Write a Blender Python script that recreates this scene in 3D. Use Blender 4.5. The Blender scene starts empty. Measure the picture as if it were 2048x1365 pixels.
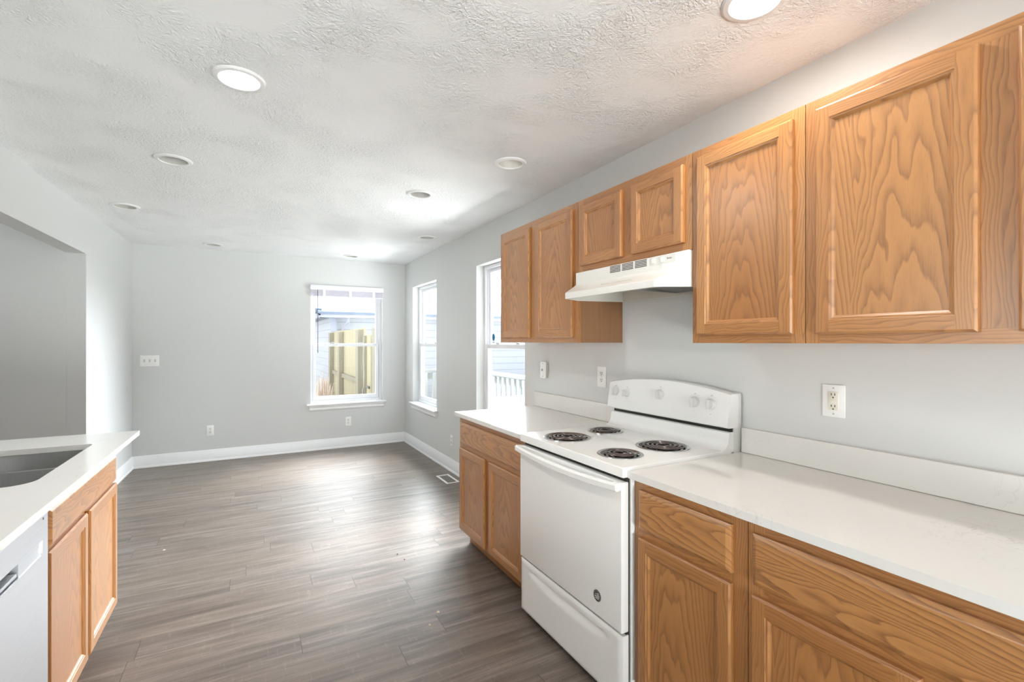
import bpy, bmesh, math, random
from mathutils import Vector, Matrix
random.seed(7)
sc = bpy.context.scene
C = sc.collection
PI = math.pi

# ------------------------------------------------------------------ camera
CAM_H = 1.373
cam_d = bpy.data.cameras.new('camera'); cam = bpy.data.objects.new('camera', cam_d); C.objects.link(cam)
cam.location = (0, 0, CAM_H); cam.rotation_euler = (PI/2, 0, -0.5022)
cam_d.sensor_width = 36; cam_d.lens = 951.8/2048*36; cam_d.shift_y = 1.54/2048
cam_d.clip_start = 0.02; cam_d.clip_end = 200
sc.camera = cam
# ------------------------------------------------------------------ view
sc.view_settings.view_transform = 'Standard'; sc.view_settings.look = 'None'
sc.view_settings.gamma = 1; sc.view_settings.use_curve_mapping = False
sc.view_settings.exposure = 0.72
sc.cycles.use_denoising = True
try: sc.cycles.denoiser = 'OPENIMAGEDENOISE'
except Exception: pass
sc.cycles.max_bounces = 10; sc.cycles.diffuse_bounces = 7; sc.cycles.glossy_bounces = 5
sc.cycles.transmission_bounces = 8; sc.cycles.transparent_max_bounces = 12
sc.cycles.caustics_reflective = False; sc.cycles.caustics_refractive = False
sc.cycles.sample_clamp_indirect = 6.0
# ------------------------------------------------------------------ world: bright overcast sky
SKY_H, SKY_B, SKY_D = 1.7, 48.0, 1.5      # horizon haze, veiled-sun side (towards +x +y), opposite side
w = bpy.data.worlds.new('world'); sc.world = w; w.use_nodes = True
nt = w.node_tree; nt.nodes.clear()
tc = nt.nodes.new('ShaderNodeTexCoord'); sx = nt.nodes.new('ShaderNodeSeparateXYZ')
nt.links.new(tc.outputs['Generated'], sx.inputs[0])
dt = nt.nodes.new('ShaderNodeVectorMath'); dt.operation = 'DOT_PRODUCT'; nt.links.new(tc.outputs['Generated'], dt.inputs[0]); dt.inputs[1].default_value = (.72, .42, .55)
def ramp_(sock, p0, c0, p1, c1):
    r = nt.nodes.new('ShaderNodeValToRGB'); nt.links.new(sock, r.inputs[0]); e = r.color_ramp.elements
    e[0].position, e[0].color, e[1].position, e[1].color = p0, c0, p1, c1; r.color_ramp.interpolation = 'EASE'; return r.outputs[0]
glow_ = ramp_(dt.outputs['Value'], .66, (0, 0, 0, 1), .95, (SKY_B*.95, SKY_B*.99, SKY_B*1.05, 1))     # thin cloud in front of the sun
el = ramp_(sx.outputs['Z'], .15, (SKY_H*.99, SKY_H, SKY_H*1.02, 1), .6, (SKY_D*.94, SKY_D*.98, SKY_D*1.05, 1))
rp = nt.nodes.new('ShaderNodeMix'); rp.data_type = 'RGBA'; rp.blend_type = 'ADD'; rp.inputs[0].default_value = 1
nt.links.new(el, rp.inputs[6]); nt.links.new(glow_, rp.inputs[7])
bg = nt.nodes.new('ShaderNodeBackground'); wo = nt.nodes.new('ShaderNodeOutputWorld')
nt.links.new(rp.outputs[2], bg.inputs[0]); nt.links.new(bg.outputs[0], wo.inputs[0])
LAMP = 140.0      # radiance of the lit ceiling lamps

# fill lights added out of view, shining in through the door and windows
def yard_fill_light(x, y, z, a, b, watts, rot):
    d = bpy.data.lights.new('added_yard_fill', 'AREA'); d.shape = 'RECTANGLE'; d.size = a; d.size_y = b; d.energy = watts; d.color = (.97, .985, 1.0)
    o = bpy.data.objects.new('added_yard_fill', d); C.objects.link(o); o.location = (x, y, z); o.rotation_euler = rot
YARD_FILL = (60, 400, 100, 1300)
yard_fill_light(.1, -8.0, 1.7, 5.0, 2.8, YARD_FILL[0], (PI/2, 0, 0))  # broad fill added behind the glazed door
yard_fill_light(.1, -4.3, .12, 2.6, 1.6, YARD_FILL[1], (PI*.80, 0, 0))      # added fill, aimed up through the door to brighten the ceiling
yard_fill_light(6.0, 4.9, -.02, 5.0, 8.0, YARD_FILL[3], (0, PI - .10, 0))     # added fill beyond the deck, lifts the ceiling through the right-hand windows
yard_fill_light(-6.6, 1.5, 1.8, 2.6, 2.0, YARD_FILL[2], (PI/2, 0, -PI/2))  # fill added outside the adjoining room's window

# ------------------------------------------------------------------ room numbers (metres, camera stands at x=y=0)
XW = 1.868; YF = 6.476; HC = 2.437; XL = -1.125; TH = 0.0219; YB = -2.8; XO = -4.6
def xl(y): return XL - TH*(YF - y)          # the left wall runs 1.25 degrees off square
JY = 4.994                                  # far jamb of the opening
JX = xl(JY)

# ================================================================== helpers
class NT:
    def __init__(s, name, rough=.5, metal=0, spec=.5):
        s.m = bpy.data.materials.new(name); s.m.use_nodes = True
        s.t = s.m.node_tree; s.t.nodes.clear()
        s.b = s.n('ShaderNodeBsdfPrincipled'); o = s.n('ShaderNodeOutputMaterial')
        s.t.links.new(s.b.outputs[0], o.inputs[0]); s.out = o
        s.b.inputs['Roughness'].default_value = rough; s.b.inputs['Metallic'].default_value = metal
        s.b.inputs['Specular IOR Level'].default_value = spec
    def n(s, t): return s.t.nodes.new(t)
    def l(s, a, b): s.t.links.new(a, b)
    def put(s, sock, v):
        if hasattr(v, 'is_output') or isinstance(v, bpy.types.NodeSocket): s.l(v, sock)
        else: sock.default_value = v
    def M(s, op, a, b=None, c=None):
        k = s.n('ShaderNodeMath'); k.operation = op
        for i, v in enumerate((a, b, c)):
            if v is not None: s.put(k.inputs[i], v)
        return k.outputs[0]
    def obj(s):
        k = s.n('ShaderNodeTexCoord'); x = s.n('ShaderNodeSeparateXYZ'); s.l(k.outputs['Object'], x.inputs[0])
        return x.outputs
    def xyz(s, x, y, z):
        k = s.n('ShaderNodeCombineXYZ')
        for i, v in enumerate((x, y, z)): s.put(k.inputs[i], v)
        return k.outputs[0]
    def noise(s, vec, scale=1, detail=2, rough=.5, dist=0):
        k = s.n('ShaderNodeTexNoise'); s.l(vec, k.inputs['Vector'])
        k.inputs['Scale'].default_value = scale; k.inputs['Detail'].default_value = detail
        k.inputs['Roughness'].default_value = rough; k.inputs['Distortion'].default_value = dist
        return k.outputs['Fac']
    def white(s, vec):
        k = s.n('ShaderNodeTexWhiteNoise'); k.noise_dimensions = '3D'; s.l(vec, k.inputs['Vector']); return k.outputs['Value']
    def ramp(s, f, stops):
        k = s.n('ShaderNodeValToRGB'); s.put(k.inputs[0], f); e = k.color_ramp.elements
        for i, (p, c) in enumerate(stops):
            q = e[i] if i < 2 else e.new(p)
            q.position = p; q.color = (*c, 1) if len(c) == 3 else c
        return k.outputs[0]
    def mix(s, f, a, b, mode='MIX'):
        k = s.n('ShaderNodeMix'); k.data_type = 'RGBA'; k.blend_type = mode
        s.put(k.inputs[0], f)
        for i, v in ((6, a), (7, b)):
            if isinstance(v, tuple): k.inputs[i].default_value = (*v, 1) if len(v) == 3 else v
            else: s.l(v, k.inputs[i])
        return k.outputs[2]
    def col(s, v):
        if isinstance(v, tuple): s.b.inputs['Base Color'].default_value = (*v, 1)
        else: s.l(v, s.b.inputs['Base Color'])
    def bump(s, h, strength=.3, dist=.01):
        k = s.n('ShaderNodeBump'); k.inputs['Strength'].default_value = strength; k.inputs['Distance'].default_value = dist
        s.l(h, k.inputs['Height']); s.l(k.outputs[0], s.b.inputs['Normal'])

def flat(name, c, rough=.5, metal=0, coat=0, spec=.5):
    k = NT(name, rough, metal, spec); k.col(c)
    if coat:
        k.b.inputs['Coat Weight'].default_value = coat; k.b.inputs['Coat Roughness'].default_value = .08
    return k.m

def glow(name, c, s):
    k = NT(name); k.col((.8, .8, .8)); k.b.inputs['Emission Color'].default_value = (*c, 1); k.b.inputs['Emission Strength'].default_value = s
    return k.m

# ---- oak: grain along z ('v') or along y ('h'); every board carries its own number in the attribute 'board'
def oak(name, axis, style):
    k = NT(name, .36)
    o = k.obj(); at = k.n('ShaderNodeAttribute'); at.attribute_name = 'board'; bid = at.outputs['Fac']
    oi = k.n('ShaderNodeObjectInfo')
    bid = k.M('ADD', bid, k.M('MULTIPLY', oi.outputs['Random'], 37.0))
    across0 = k.M('ADD', o['Y'] if axis == 'v' else o['Z'], k.M('MULTIPLY', o['X'], 1.0))
    if axis == 'x':   # boards seen on sides: grain along z, across = x
        across0 = k.M('ADD', o['X'], o['Y'])
    along = o['Z'] if axis in ('v', 'x') else o['Y']
    off = k.M('MULTIPLY', bid, 3.17)
    ac = k.M('ADD', across0, off); al = k.M('ADD', along, k.M('MULTIPLY', bid, 5.3))
    wob = k.noise(k.xyz(k.M('MULTIPLY', ac, 7.0), k.M('MULTIPLY', al, 1.5), off), 1.0, 3, .55)
    wob2 = k.noise(k.xyz(k.M('MULTIPLY', ac, 34.0), k.M('MULTIPLY', al, 8.0), off), 1.0, 2, .5)
    if style == 'panel':
        p = k.M('PINGPONG', k.M('ADD', ac, k.M('MULTIPLY', wob, .10)), .125)
        q = k.M('SUBTRACT', p, .02)
        f = k.M('ADD', k.M('MULTIPLY', k.M('MULTIPLY', q, q), 430.0), k.M('MULTIPLY', al, 8.0))
        f = k.M('ADD', f, k.M('MULTIPLY', wob, 6.0)); f = k.M('ADD', f, k.M('MULTIPLY', wob2, .9))
        depth = .85
    elif style == 'bold':
        p = k.M('PINGPONG', k.M('ADD', ac, k.M('MULTIPLY', wob, .16)), .09)
        f = k.M('ADD', k.M('MULTIPLY', k.M('MULTIPLY', p, p), 520.0), k.M('MULTIPLY', al, 7.0))
        f = k.M('ADD', f, k.M('MULTIPLY', wob, 9.0)); f = k.M('ADD', f, k.M('MULTIPLY', wob2, 1.1))
        depth = 1.0
    else:
        f = k.M('ADD', k.M('MULTIPLY', ac, 95.0), k.M('MULTIPLY', wob, 15.0))
        f = k.M('ADD', f, k.M('MULTIPLY', wob2, 1.0)); f = k.M('ADD', f, k.M('MULTIPLY', al, 2.0))
        depth = .8
    t = k.M('FRACT', f)
    up = k.M('MULTIPLY', k.M('MINIMUM', t, .12), 1/.12)
    line = k.M('MULTIPLY', k.M('POWER', k.M('SUBTRACT', 1.0, t), 2.4), up)
    pores = k.noise(k.xyz(k.M('MULTIPLY', ac, 420.0), k.M('MULTIPLY', al, 14.0), off), 1.0, 3, .6)
    fine = k.noise(k.xyz(k.M('MULTIPLY', ac, 900.0), k.M('MULTIPLY', al, 40.0), off), 1.0, 2, .6)
    pm = k.M('MULTIPLY', k.M('SUBTRACT', pores, .35), 2.0); pm = k.M('MINIMUM', k.M('MAXIMUM', pm, 0.0), 1.0)
    line = k.M('MULTIPLY', line, k.M('ADD', k.M('MULTIPLY', pm, .8), .6))
    tone = k.noise(k.xyz(k.M('MULTIPLY', ac, 5.0), k.M('MULTIPLY', al, .7), off), 1.0, 2, .5)
    rnd = k.white(k.xyz(k.M('FLOOR', k.M('MULTIPLY', bid, 10.0)), 1.0, 2.0))
    base = k.ramp(k.M('ADD', k.M('MULTIPLY', tone, .6), k.M('MULTIPLY', rnd, .4)),
                  [(.2, (.370, .152, .043)), (.8, (.500, .236, .078))])
    c1 = k.mix(k.M('MULTIPLY', line, depth), base, (.150, .050, .014))
    c2 = k.mix(k.M('MULTIPLY', k.M('MAXIMUM', k.M('SUBTRACT', fine, .52), 0.0), 1.3), c1, (.20, .085, .03))
    k.col(c2)
    k.b.inputs['Coat Weight'].default_value = .7; k.b.inputs['Coat Roughness'].default_value = .30
    k.bump(k.M('SUBTRACT', 1.0, line), .06, .002)
    return k.m
OAK_V = oak('oak_stile', 'v', 'straight'); OAK_H = oak('oak_rail', 'h', 'straight')
OAK_P = oak('oak_panel', 'v', 'panel'); OAK_B = oak('oak_drawer_front', 'h', 'bold'); OAK_S = oak('oak_side', 'x', 'panel')
def m_shaded_veneer():
    k = NT('shaded_side_veneer', .5); o = k.obj()  # plain brown veneer, made darker to carry the shade on these sides
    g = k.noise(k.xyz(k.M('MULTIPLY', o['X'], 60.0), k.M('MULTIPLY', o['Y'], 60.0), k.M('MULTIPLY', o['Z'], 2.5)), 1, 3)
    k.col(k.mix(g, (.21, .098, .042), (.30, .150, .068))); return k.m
OAK_S = m_shaded_veneer()
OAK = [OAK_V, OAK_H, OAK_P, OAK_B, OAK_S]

def m_paint(name, c, rough=.55, amp=.05):
    k = NT(name, rough, spec=.3); o = k.n('ShaderNodeTexCoord').outputs['Object']
    k.col(k.mix(k.M('MULTIPLY', k.noise(o, .8, 2), amp), c, tuple(v*.85 for v in c)))
    k.bump(k.noise(o, 260, 2), .12, .001); return k.m
WALL = m_paint('wall_paint', (.645, .652, .646)); TRIMW = flat('trim_white', (.87, .88, .89), .35)

def m_ceiling():
    k = NT('ceiling_texture', .8, spec=.2); o = k.n('ShaderNodeTexCoord').outputs['Object']
    wv = k.noise(o, 5, 2, .5); k.col(k.mix(k.M('MULTIPLY', wv, .10), (.86, .87, .875), (.77, .78, .785)))
    # stomped plaster: short curved ridges fanning in patches
    x = k.n('ShaderNodeSeparateXYZ'); k.l(o, x.inputs[0])
    v = k.n('ShaderNodeTexVoronoi'); v.inputs['Scale'].default_value = 5.0; k.l(o, v.inputs['Vector'])
    sp = k.n('ShaderNodeSeparateXYZ'); k.l(v.outputs['Position'], sp.inputs[0])
    dx = k.M('SUBTRACT', x.outputs['X'], sp.outputs['X']); dy = k.M('SUBTRACT', x.outputs['Y'], sp.outputs['Y'])
    an = k.M('ARCTAN2', dy, dx); rr = k.M('SQRT', k.M('ADD', k.M('MULTIPLY', dx, dx), k.M('MULTIPLY', dy, dy)))
    fan = k.noise(k.xyz(k.M('MULTIPLY', an, 7.0), k.M('MULTIPLY', rr, 28.0), sp.outputs['X']), 1.0, 3, .6, .6)
    n2 = k.noise(o, 70, 3, .6, .8)
    patch = k.noise(o, 3.2, 2)
    fade = k.M('MINIMUM', k.M('MULTIPLY', rr, 22.0), 1.0)
    fan = k.M('ADD', k.M('MULTIPLY', k.M('SUBTRACT', fan, .5), fade), .5)
    pm = k.M('MINIMUM', k.M('MAXIMUM', k.M('MULTIPLY', k.M('SUBTRACT', patch, .36), 4.0), .15), 1.0)
    h = k.M('MULTIPLY', k.M('POWER', k.M('ADD', k.M('MULTIPLY', fan, .45), k.M('MULTIPLY', n2, .55)), 2.0), pm)
    k.bump(h, 1.0, .017); return k.m
CEIL = m_ceiling()

def m_floor():
    k = NT('vinyl_planks', .30, spec=.5); o = k.obj(); PW, PL = .152, 1.22
    ry = k.M('DIVIDE', o['Y'], PW); row = k.M('FLOOR', ry); fy = k.M('FRACT', ry)
    sh = k.M('MULTIPLY', k.white(k.xyz(row, 3.0, 7.0)), 1.0)
    rx = k.M('ADD', k.M('DIVIDE', o['X'], PL), sh); cl = k.M('FLOOR', rx); fx = k.M('FRACT', rx)
    r1 = k.white(k.xyz(row, cl, 1.0)); r2 = k.white(k.xyz(row, cl, 5.0))
    off = k.M('MULTIPLY', r1, 50.0)
    X = k.M('ADD', o['X'], off); Y = k.M('ADD', o['Y'], k.M('MULTIPLY', r2, 31.0))
    g1 = k.noise(k.xyz(k.M('MULTIPLY', X, 1.6), k.M('MULTIPLY', Y, 20.0), off), 1.0, 4, .6, .7)
    g2 = k.noise(k.xyz(k.M('MULTIPLY', X, 7.0), k.M('MULTIPLY', Y, 170.0), off), 1.0, 3, .65)
    g3 = k.noise(k.xyz(k.M('MULTIPLY', X, 75.0), k.M('MULTIPLY', Y, 12.0), off), 1.0, 2, .6, 1.2)
    dk = k.noise(k.xyz(k.M('MULTIPLY', X, .9), k.M('MULTIPLY', Y, 7.5), off), 1.0, 2, .5, 1.2)
    base = k.ramp(g1, [(.25, (.066, .049, .040)), (.5, (.155, .125, .107)), (.78, (.285, .245, .218))])
    c = k.mix(k.M('MULTIPLY', r2, .35), base, (.22, .165, .125))
    c = k.mix(k.M('MULTIPLY', k.M('MAXIMUM', k.M('SUBTRACT', g2, .45), 0.0), 1.5), c, (.07, .052, .043))
    c = k.mix(k.M('MULTIPLY', k.M('MAXIMUM', k.M('SUBTRACT', g3, .60), 0.0), 1.4), c, (.36, .31, .27))
    c = k.mix(k.M('MULTIPLY', k.M('MAXIMUM', k.M('SUBTRACT', dk, .56), 0.0), 3.2), c, (.052, .040, .036))
    ex = k.M('MINIMUM', fx, k.M('SUBTRACT', 1.0, fx)); ey = k.M('MINIMUM', fy, k.M('SUBTRACT', 1.0, fy))
    jx = k.M('LESS_THAN', ex, .0011); jy = k.M('MULTIPLY', k.M('LESS_THAN', ey, .006), .55)
    j = k.M('MAXIMUM', jx, jy)
    c = k.mix(k.M('MULTIPLY', j, .8), c, (.03, .024, .02))
    k.col(c)
    k.l(k.M('ADD', k.M('MULTIPLY', g2, .14), .32), k.b.inputs['Roughness'])
    k.bump(k.M('SUBTRACT', k.M('MULTIPLY', g2, .25), j), .25, .002); return k.m
FLOOR = m_floor()

def m_quartz():
    k = NT('quartz', .10); o = k.n('ShaderNodeTexCoord').outputs['Object']
    n = k.noise(o, 9, 5, .6, 1.3); big = k.noise(o, 2.2, 2)
    d = k.M('ABSOLUTE', k.M('SUBTRACT', n, .5))
    v = k.M('MULTIPLY', k.M('MAXIMUM', k.M('SUBTRACT', 1.0, k.M('MULTIPLY', d, 55.0)), 0.0), k.M('MULTIPLY', k.M('MAXIMUM', k.M('SUBTRACT', big, .52), 0.0), 5.0))
    sp = k.noise(o, 320, 2)
    c = k.mix(k.M('MULTIPLY', sp, .12), (.75, .735, .71), (.62, .60, .57))
    k.col(k.mix(k.M('MINIMUM', k.M('MULTIPLY', v, .45), .5), c, (.36, .36, .37))); return k.m
QUARTZ = m_quartz()
ENAMEL = flat('white_enamel', (.86, .86, .85), .22, coat=.4)
KNOBW = flat('knob_white', (.68, .68, .66), .3)
HOODW = flat('hood_white', (.80, .785, .75), .28, coat=.2)
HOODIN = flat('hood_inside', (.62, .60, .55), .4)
BLACK = flat('black_plastic', (.012, .012, .011), .35)
DARK = flat('dark_gap', (.02, .018, .016), .7)
COIL = flat('burner_coil', (.13, .105, .10), .32, .6)
CHROME = flat('chrome', (.58, .58, .60), .18, 1)
VINYL = flat('window_vinyl', (.82, .83, .86), .3)
PLATE = flat('plate_white', (.86, .86, .85), .3)
CREAM = flat('receptacle_cream', (.74, .71, .62), .35)
GREYINK = flat('grey_print', (.18, .18, .18), .6)
LIGHTINK = flat('light_grey_print', (.45, .45, .45), .6)
def m_steel(name, c, rough, sx_, sy_, sz_):
    k = NT(name, rough, 1); o = k.obj()
    n = k.noise(k.xyz(k.M('MULTIPLY', o['X'], sx_), k.M('MULTIPLY', o['Y'], sy_), k.M('MULTIPLY', o['Z'], sz_)), 1, 2)
    k.col(k.mix(n, c, tuple(v*.86 for v in c))); k.l(k.M('ADD', k.M('MULTIPLY', n, .12), rough-.06), k.b.inputs['Roughness']); return k.m
STEEL = m_steel('brushed_steel', (.78, .79, .82), .34, 3, 3, 500)
SINKST = m_steel('sink_steel', (.42, .41, .40), .32, 300, 3, 3)
MESHF = None
def m_filter():
    k = NT('filter_mesh', .4, .8); o = k.obj()
    a = k.M('SINE', k.M('MULTIPLY', k.M('ADD', o['X'], o['Y']), 900.0)); b = k.M('SINE', k.M('MULTIPLY', k.M('SUBTRACT', o['X'], o['Y']), 900.0))
    f = k.M('GREATER_THAN', k.M('MULTIPLY', a, b), -.1)
    k.col(k.mix(f, (.42, .40, .37), (.05, .05, .045))); return k.m
FILTER = m_filter()
def m_glass():
    k = NT('window_glass', 0); k.t.nodes.remove(k.b)
    tr = k.n('ShaderNodeBsdfTransparent'); tr.inputs[0].default_value = (.95, .97, .96, 1)
    gl = k.n('ShaderNodeBsdfGlossy'); gl.inputs['Roughness'].default_value = 0.0
    fr = k.n('ShaderNodeFresnel'); fr.inputs[0].default_value = 1.45
    mx = k.n('ShaderNodeMixShader'); ge = k.n('ShaderNodeNewGeometry'); k.l(k.M('MULTIPLY', fr.outputs[0], k.M('SUBTRACT', 1.0, ge.outputs['Backfacing'])), mx.inputs[0]); k.l(tr.outputs[0], mx.inputs[1]); k.l(gl.outputs[0], mx.inputs[2])
    k.l(mx.outputs[0], k.out.inputs[0]); return k.m
GLASS = m_glass()
def m_siding():
    k = NT('lap_siding', .6); o = k.obj(); f = k.M('FRACT', k.M('DIVIDE', o['Z'], .2))
    k.col(k.mix(k.M('LESS_THAN', f, .07), (.25, .265, .31), (.145, .155, .19))); k.bump(f, .5, .02); return k.m
SIDING = m_siding()
def m_fence():
    k = NT('fence_boards', .8); o = k.obj(); a = k.M('ADD', o['Y'], o['X'])
    f = k.M('FRACT', k.M('DIVIDE', a, .14)); r = k.white(k.xyz(k.M('FLOOR', k.M('DIVIDE', a, .14)), 0.0, 0.0))
    g = k.noise(k.xyz(k.M('MULTIPLY', a, 60.0), k.M('MULTIPLY', o['Z'], 3.0), 0.0), 1, 3)
    c = k.mix(g, (.27, .235, .15), (.37, .325, .21)); c = k.mix(k.M('MULTIPLY', r, .3), c, (.32, .29, .22))
    k.col(k.mix(k.M('LESS_THAN', f, .05), c, (.12, .10, .07))); return k.m
FENCE = m_fence()
def m_timber(name, c1, c2):
    k = NT(name, .8); o = k.obj()
    g = k.noise(k.xyz(k.M('MULTIPLY', o['X'], 50.0), k.M('MULTIPLY', o['Y'], 50.0), k.M('MULTIPLY', o['Z'], 3.0)), 1, 3)
    k.col(k.mix(g, c1, c2)); return k.m
TIMBER = m_timber('weathered_timber', (.17, .155, .115), (.26, .235, .175)); RAILW = m_timber('grey_deck_timber', (.12, .125, .12), (.17, .175, .17))
ROOF = flat('roof_shingle', (.10, .13, .18), .8)
HOUSEW = flat('house_wall', (.235, .25, .31), .7)
def m_ground():
    k = NT('gravel', .9); o = k.n('ShaderNodeTexCoord').outputs['Object']
    k.col(k.mix(k.noise(o, 14, 4), (.24, .23, .21), (.34, .33, .31))); return k.m
GROUND = m_ground()

# ---- geometry
def box(bm, x0, x1, y0, y1, z0, z1, mi=0, bev=0, seg=2, board=None):
    x0, x1 = min(x0, x1), max(x0, x1); y0, y1 = min(y0, y1), max(y0, y1); z0, z1 = min(z0, z1), max(z0, z1)
    b2 = bmesh.new() if bev else bm
    v = [b2.verts.new(p) for p in ((x0,y0,z0),(x1,y0,z0),(x1,y1,z0),(x0,y1,z0),(x0,y0,z1),(x1,y0,z1),(x1,y1,z1),(x0,y1,z1))]
    fs = [b2.faces.new([v[i] for i in q]) for q in ((0,3,2,1),(4,5,6,7),(0,1,5,4),(1,2,6,5),(2,3,7,6),(3,0,4,7))]
    if bev:
        bmesh.ops.bevel(b2, geom=list(b2.edges), offset=bev, segments=seg, profile=.6, affect='EDGES')
        merge(bm, b2, mi, board); b2.free()
    else:
        for f in fs: f.material_index = mi; setb(bm, f, board)
def setb(bm, f, board):
    lay = bm.faces.layers.float.get('board') or bm.faces.layers.float.new('board')
    f[lay] = board if board is not None else 0.0
def newbm():
    b = bmesh.new(); b.faces.layers.float.new('board'); return b
def merge(bm, b2, mi=0, board=None):
    vm = {}
    lay = bm.faces.layers.float.get('board')
    for v in b2.verts: vm[v] = bm.verts.new(v.co)
    for f in b2.faces:
        try: g = bm.faces.new([vm[v] for v in f.verts])
        except ValueError: continue
        g.material_index = mi if mi is not None else f.material_index
        if lay: g[lay] = board if board is not None else 0.0
def quad(bm, pts, mi=0, board=None):
    f = bm.faces.new([bm.verts.new(p) for p in pts]); f.material_index = mi
    lay = bm.faces.layers.float.get('board')
    if lay: f[lay] = board if board is not None else 0.0
    return f
def tube(bm, pts, r, n=8, mi=0, caps=True, closed=False):
    pts = [Vector(p) for p in pts]; rings = []
    N = len(pts)
    for i, p in enumerate(pts):
        a = pts[(i-1) % N] if closed or i > 0 else p; b = pts[(i+1) % N] if closed or i < N-1 else p
        d = (b - a).normalized(); up = Vector((0,0,1)) if abs(d.z) < .9 else Vector((1,0,0))
        s_ = d.cross(up).normalized(); t_ = s_.cross(d)
        rr = r[i] if isinstance(r, (list, tuple)) else r
        rings.append([bm.verts.new(p + s_*math.cos(2*PI*k/n)*rr + t_*math.sin(2*PI*k/n)*rr) for k in range(n)])
    for i in range(N if closed else N-1):
        A, B = rings[i], rings[(i+1) % N]
        for k in range(n):
            f = bm.faces.new((A[k], A[(k+1) % n], B[(k+1) % n], B[k])); f.material_index = mi
    if caps and not closed:
        bm.faces.new(rings[0]).material_index = mi; bm.faces.new(rings[-1]).material_index = mi
def lathe(bm, prof, c, n=40, mi=0, axis='z', cap0=False, cap1=False):
    rings = []
    for r, h in prof:
        ring = []
        for k in range(n):
            a = 2*PI*k/n; u, v_ = r*math.cos(a), r*math.sin(a)
            p = (c[0]+u, c[1]+v_, c[2]+h) if axis == 'z' else (c[0]+h, c[1]+u, c[2]+v_)
            ring.append(bm.verts.new(p))
        rings.append(ring)
    for A, B in zip(rings, rings[1:]):
        for k in range(n):
            bm.faces.new((A[k], A[(k+1) % n], B[(k+1) % n], B[k])).material_index = mi
    if cap0: bm.faces.new(rings[0]).material_index = mi
    if cap1: bm.faces.new(rings[-1]).material_index = mi
def extrude_prof(bm, prof, p0, p1, inward, mi=0):
    """prof: (out, up) points closed; runs from p0 to p1; 'inward' = unit vector the profile sticks out along."""
    p0, p1, inw = Vector(p0), Vector(p1), Vector(inward); n = len(prof)
    A = [bm.verts.new(p0 + inw*o + Vector((0,0,u))) for o, u in prof]; B = [bm.verts.new(p1 + inw*o + Vector((0,0,u))) for o, u in prof]
    for k in range(n): bm.faces.new((A[k], A[(k+1) % n], B[(k+1) % n], B[k])).material_index = mi
    bm.faces.new(A).material_index = mi; bm.faces.new(B).material_index = mi
def tag(o, label=None, cat=None, group=None, kind=None):
    if label: o['label'] = label
    if cat: o['category'] = cat
    if group: o['group'] = group
    if kind: o['kind'] = kind
    return o
BASE = {}
def thing(name, label, cat, base, group=None):
    o = bpy.data.objects.new(name, None); C.objects.link(o); o.location = base; o.empty_display_size = .05
    BASE[o.name] = Vector(base); return tag(o, label, cat, group)
def obj(name, bm, mats, parent=None, base=None, recalc=True, label=None):
    if not isinstance(mats, (list, tuple)): mats = [mats]
    if recalc: bmesh.ops.recalc_face_normals(bm, faces=bm.faces)
    me = bpy.data.meshes.new(name); bm.to_mesh(me); bm.free()
    for m_ in mats: me.materials.append(m_)
    me.shade_smooth(); me.set_sharp_from_angle(angle=math.radians(32))
    o = bpy.data.objects.new(name, me); C.objects.link(o)
    if parent:
        b = BASE[parent.name]; me.transform(Matrix.Translation(-b)); o.parent = parent; BASE[o.name] = b
    else:
        if base is None:
            xs = [v.co for v in me.vertices]
            base = (sum(v.x for v in xs)/len(xs), sum(v.y for v in xs)/len(xs), min(v.z for v in xs))
        me.transform(Matrix.Translation(-Vector(base))); o.location = base; BASE[o.name] = Vector(base)
    if label: o['label'] = label
    return o
def struct(name, bm, mats, label=None, **k):
    o = obj(name, bm, mats, **k); o['kind'] = 'structure'
    if label: tag(o, label, name.split('_')[0])
    return o
def text(s, size, loc, rot, mat, parent, name='lettering', spacing=1.0, depth=.0002):
    cu = bpy.data.curves.new(name, 'FONT'); cu.body = s; cu.size = size; cu.extrude = depth; cu.align_x = 'CENTER'; cu.align_y = 'CENTER'; cu.space_character = spacing
    t = bpy.data.objects.new('tmp_text', cu); C.objects.link(t)
    dg = bpy.context.evaluated_depsgraph_get(); me = bpy.data.meshes.new_from_object(t.evaluated_get(dg))
    bpy.data.objects.remove(t)
    me.name = name; me.materials.clear(); me.materials.append(mat)
    b = BASE[parent.name]
    me.transform(Matrix.Translation(Vector(loc) - b) @ rot)
    o = bpy.data.objects.new(name, me); C.objects.link(o); o.parent = parent; BASE[o.name] = b
    return o
# text facing -X (read from the room, right wall): text x -> -Y , text y -> Z
ROT_R = Matrix(((0,0,-1,0),(-1,0,0,0),(0,1,0,0),(0,0,0,1)))

# ================================================================== room shell
def wall_along_y(bm, x0, x1, y0, y1, z0, z1, holes):
    ys = sorted({y0, y1, *[h[0] for h in holes], *[h[1] for h in holes]})
    for a, b in zip(ys, ys[1:]):
        hs = [h for h in holes if h[0] <= a + 1e-6 and h[1] >= b - 1e-6]
        if hs:
            h = hs[0]; box(bm, x0, x1, a, b, z0, h[2]); box(bm, x0, x1, a, b, h[3], z1)
        else: box(bm, x0, x1, a, b, z0, z1)
def wall_along_x(bm, x0, x1, y0, y1, z0, z1, holes):
    xs = sorted({x0, x1, *[h[0] for h in holes], *[h[1] for h in holes]})
    for a, b in zip(xs, xs[1:]):
        hs = [h for h in holes if h[0] <= a + 1e-6 and h[1] >= b - 1e-6]
        if hs:
            h = hs[0]
            if h[2] > z0 + .01: box(bm, a, b, y0, y1, z0, h[2])
            box(bm, a, b, y0, y1, h[3], z1)
        else: box(bm, a, b, y0, y1, z0, z1)
WT = .15
WZ0, WZ1 = .585, 2.088
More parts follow.
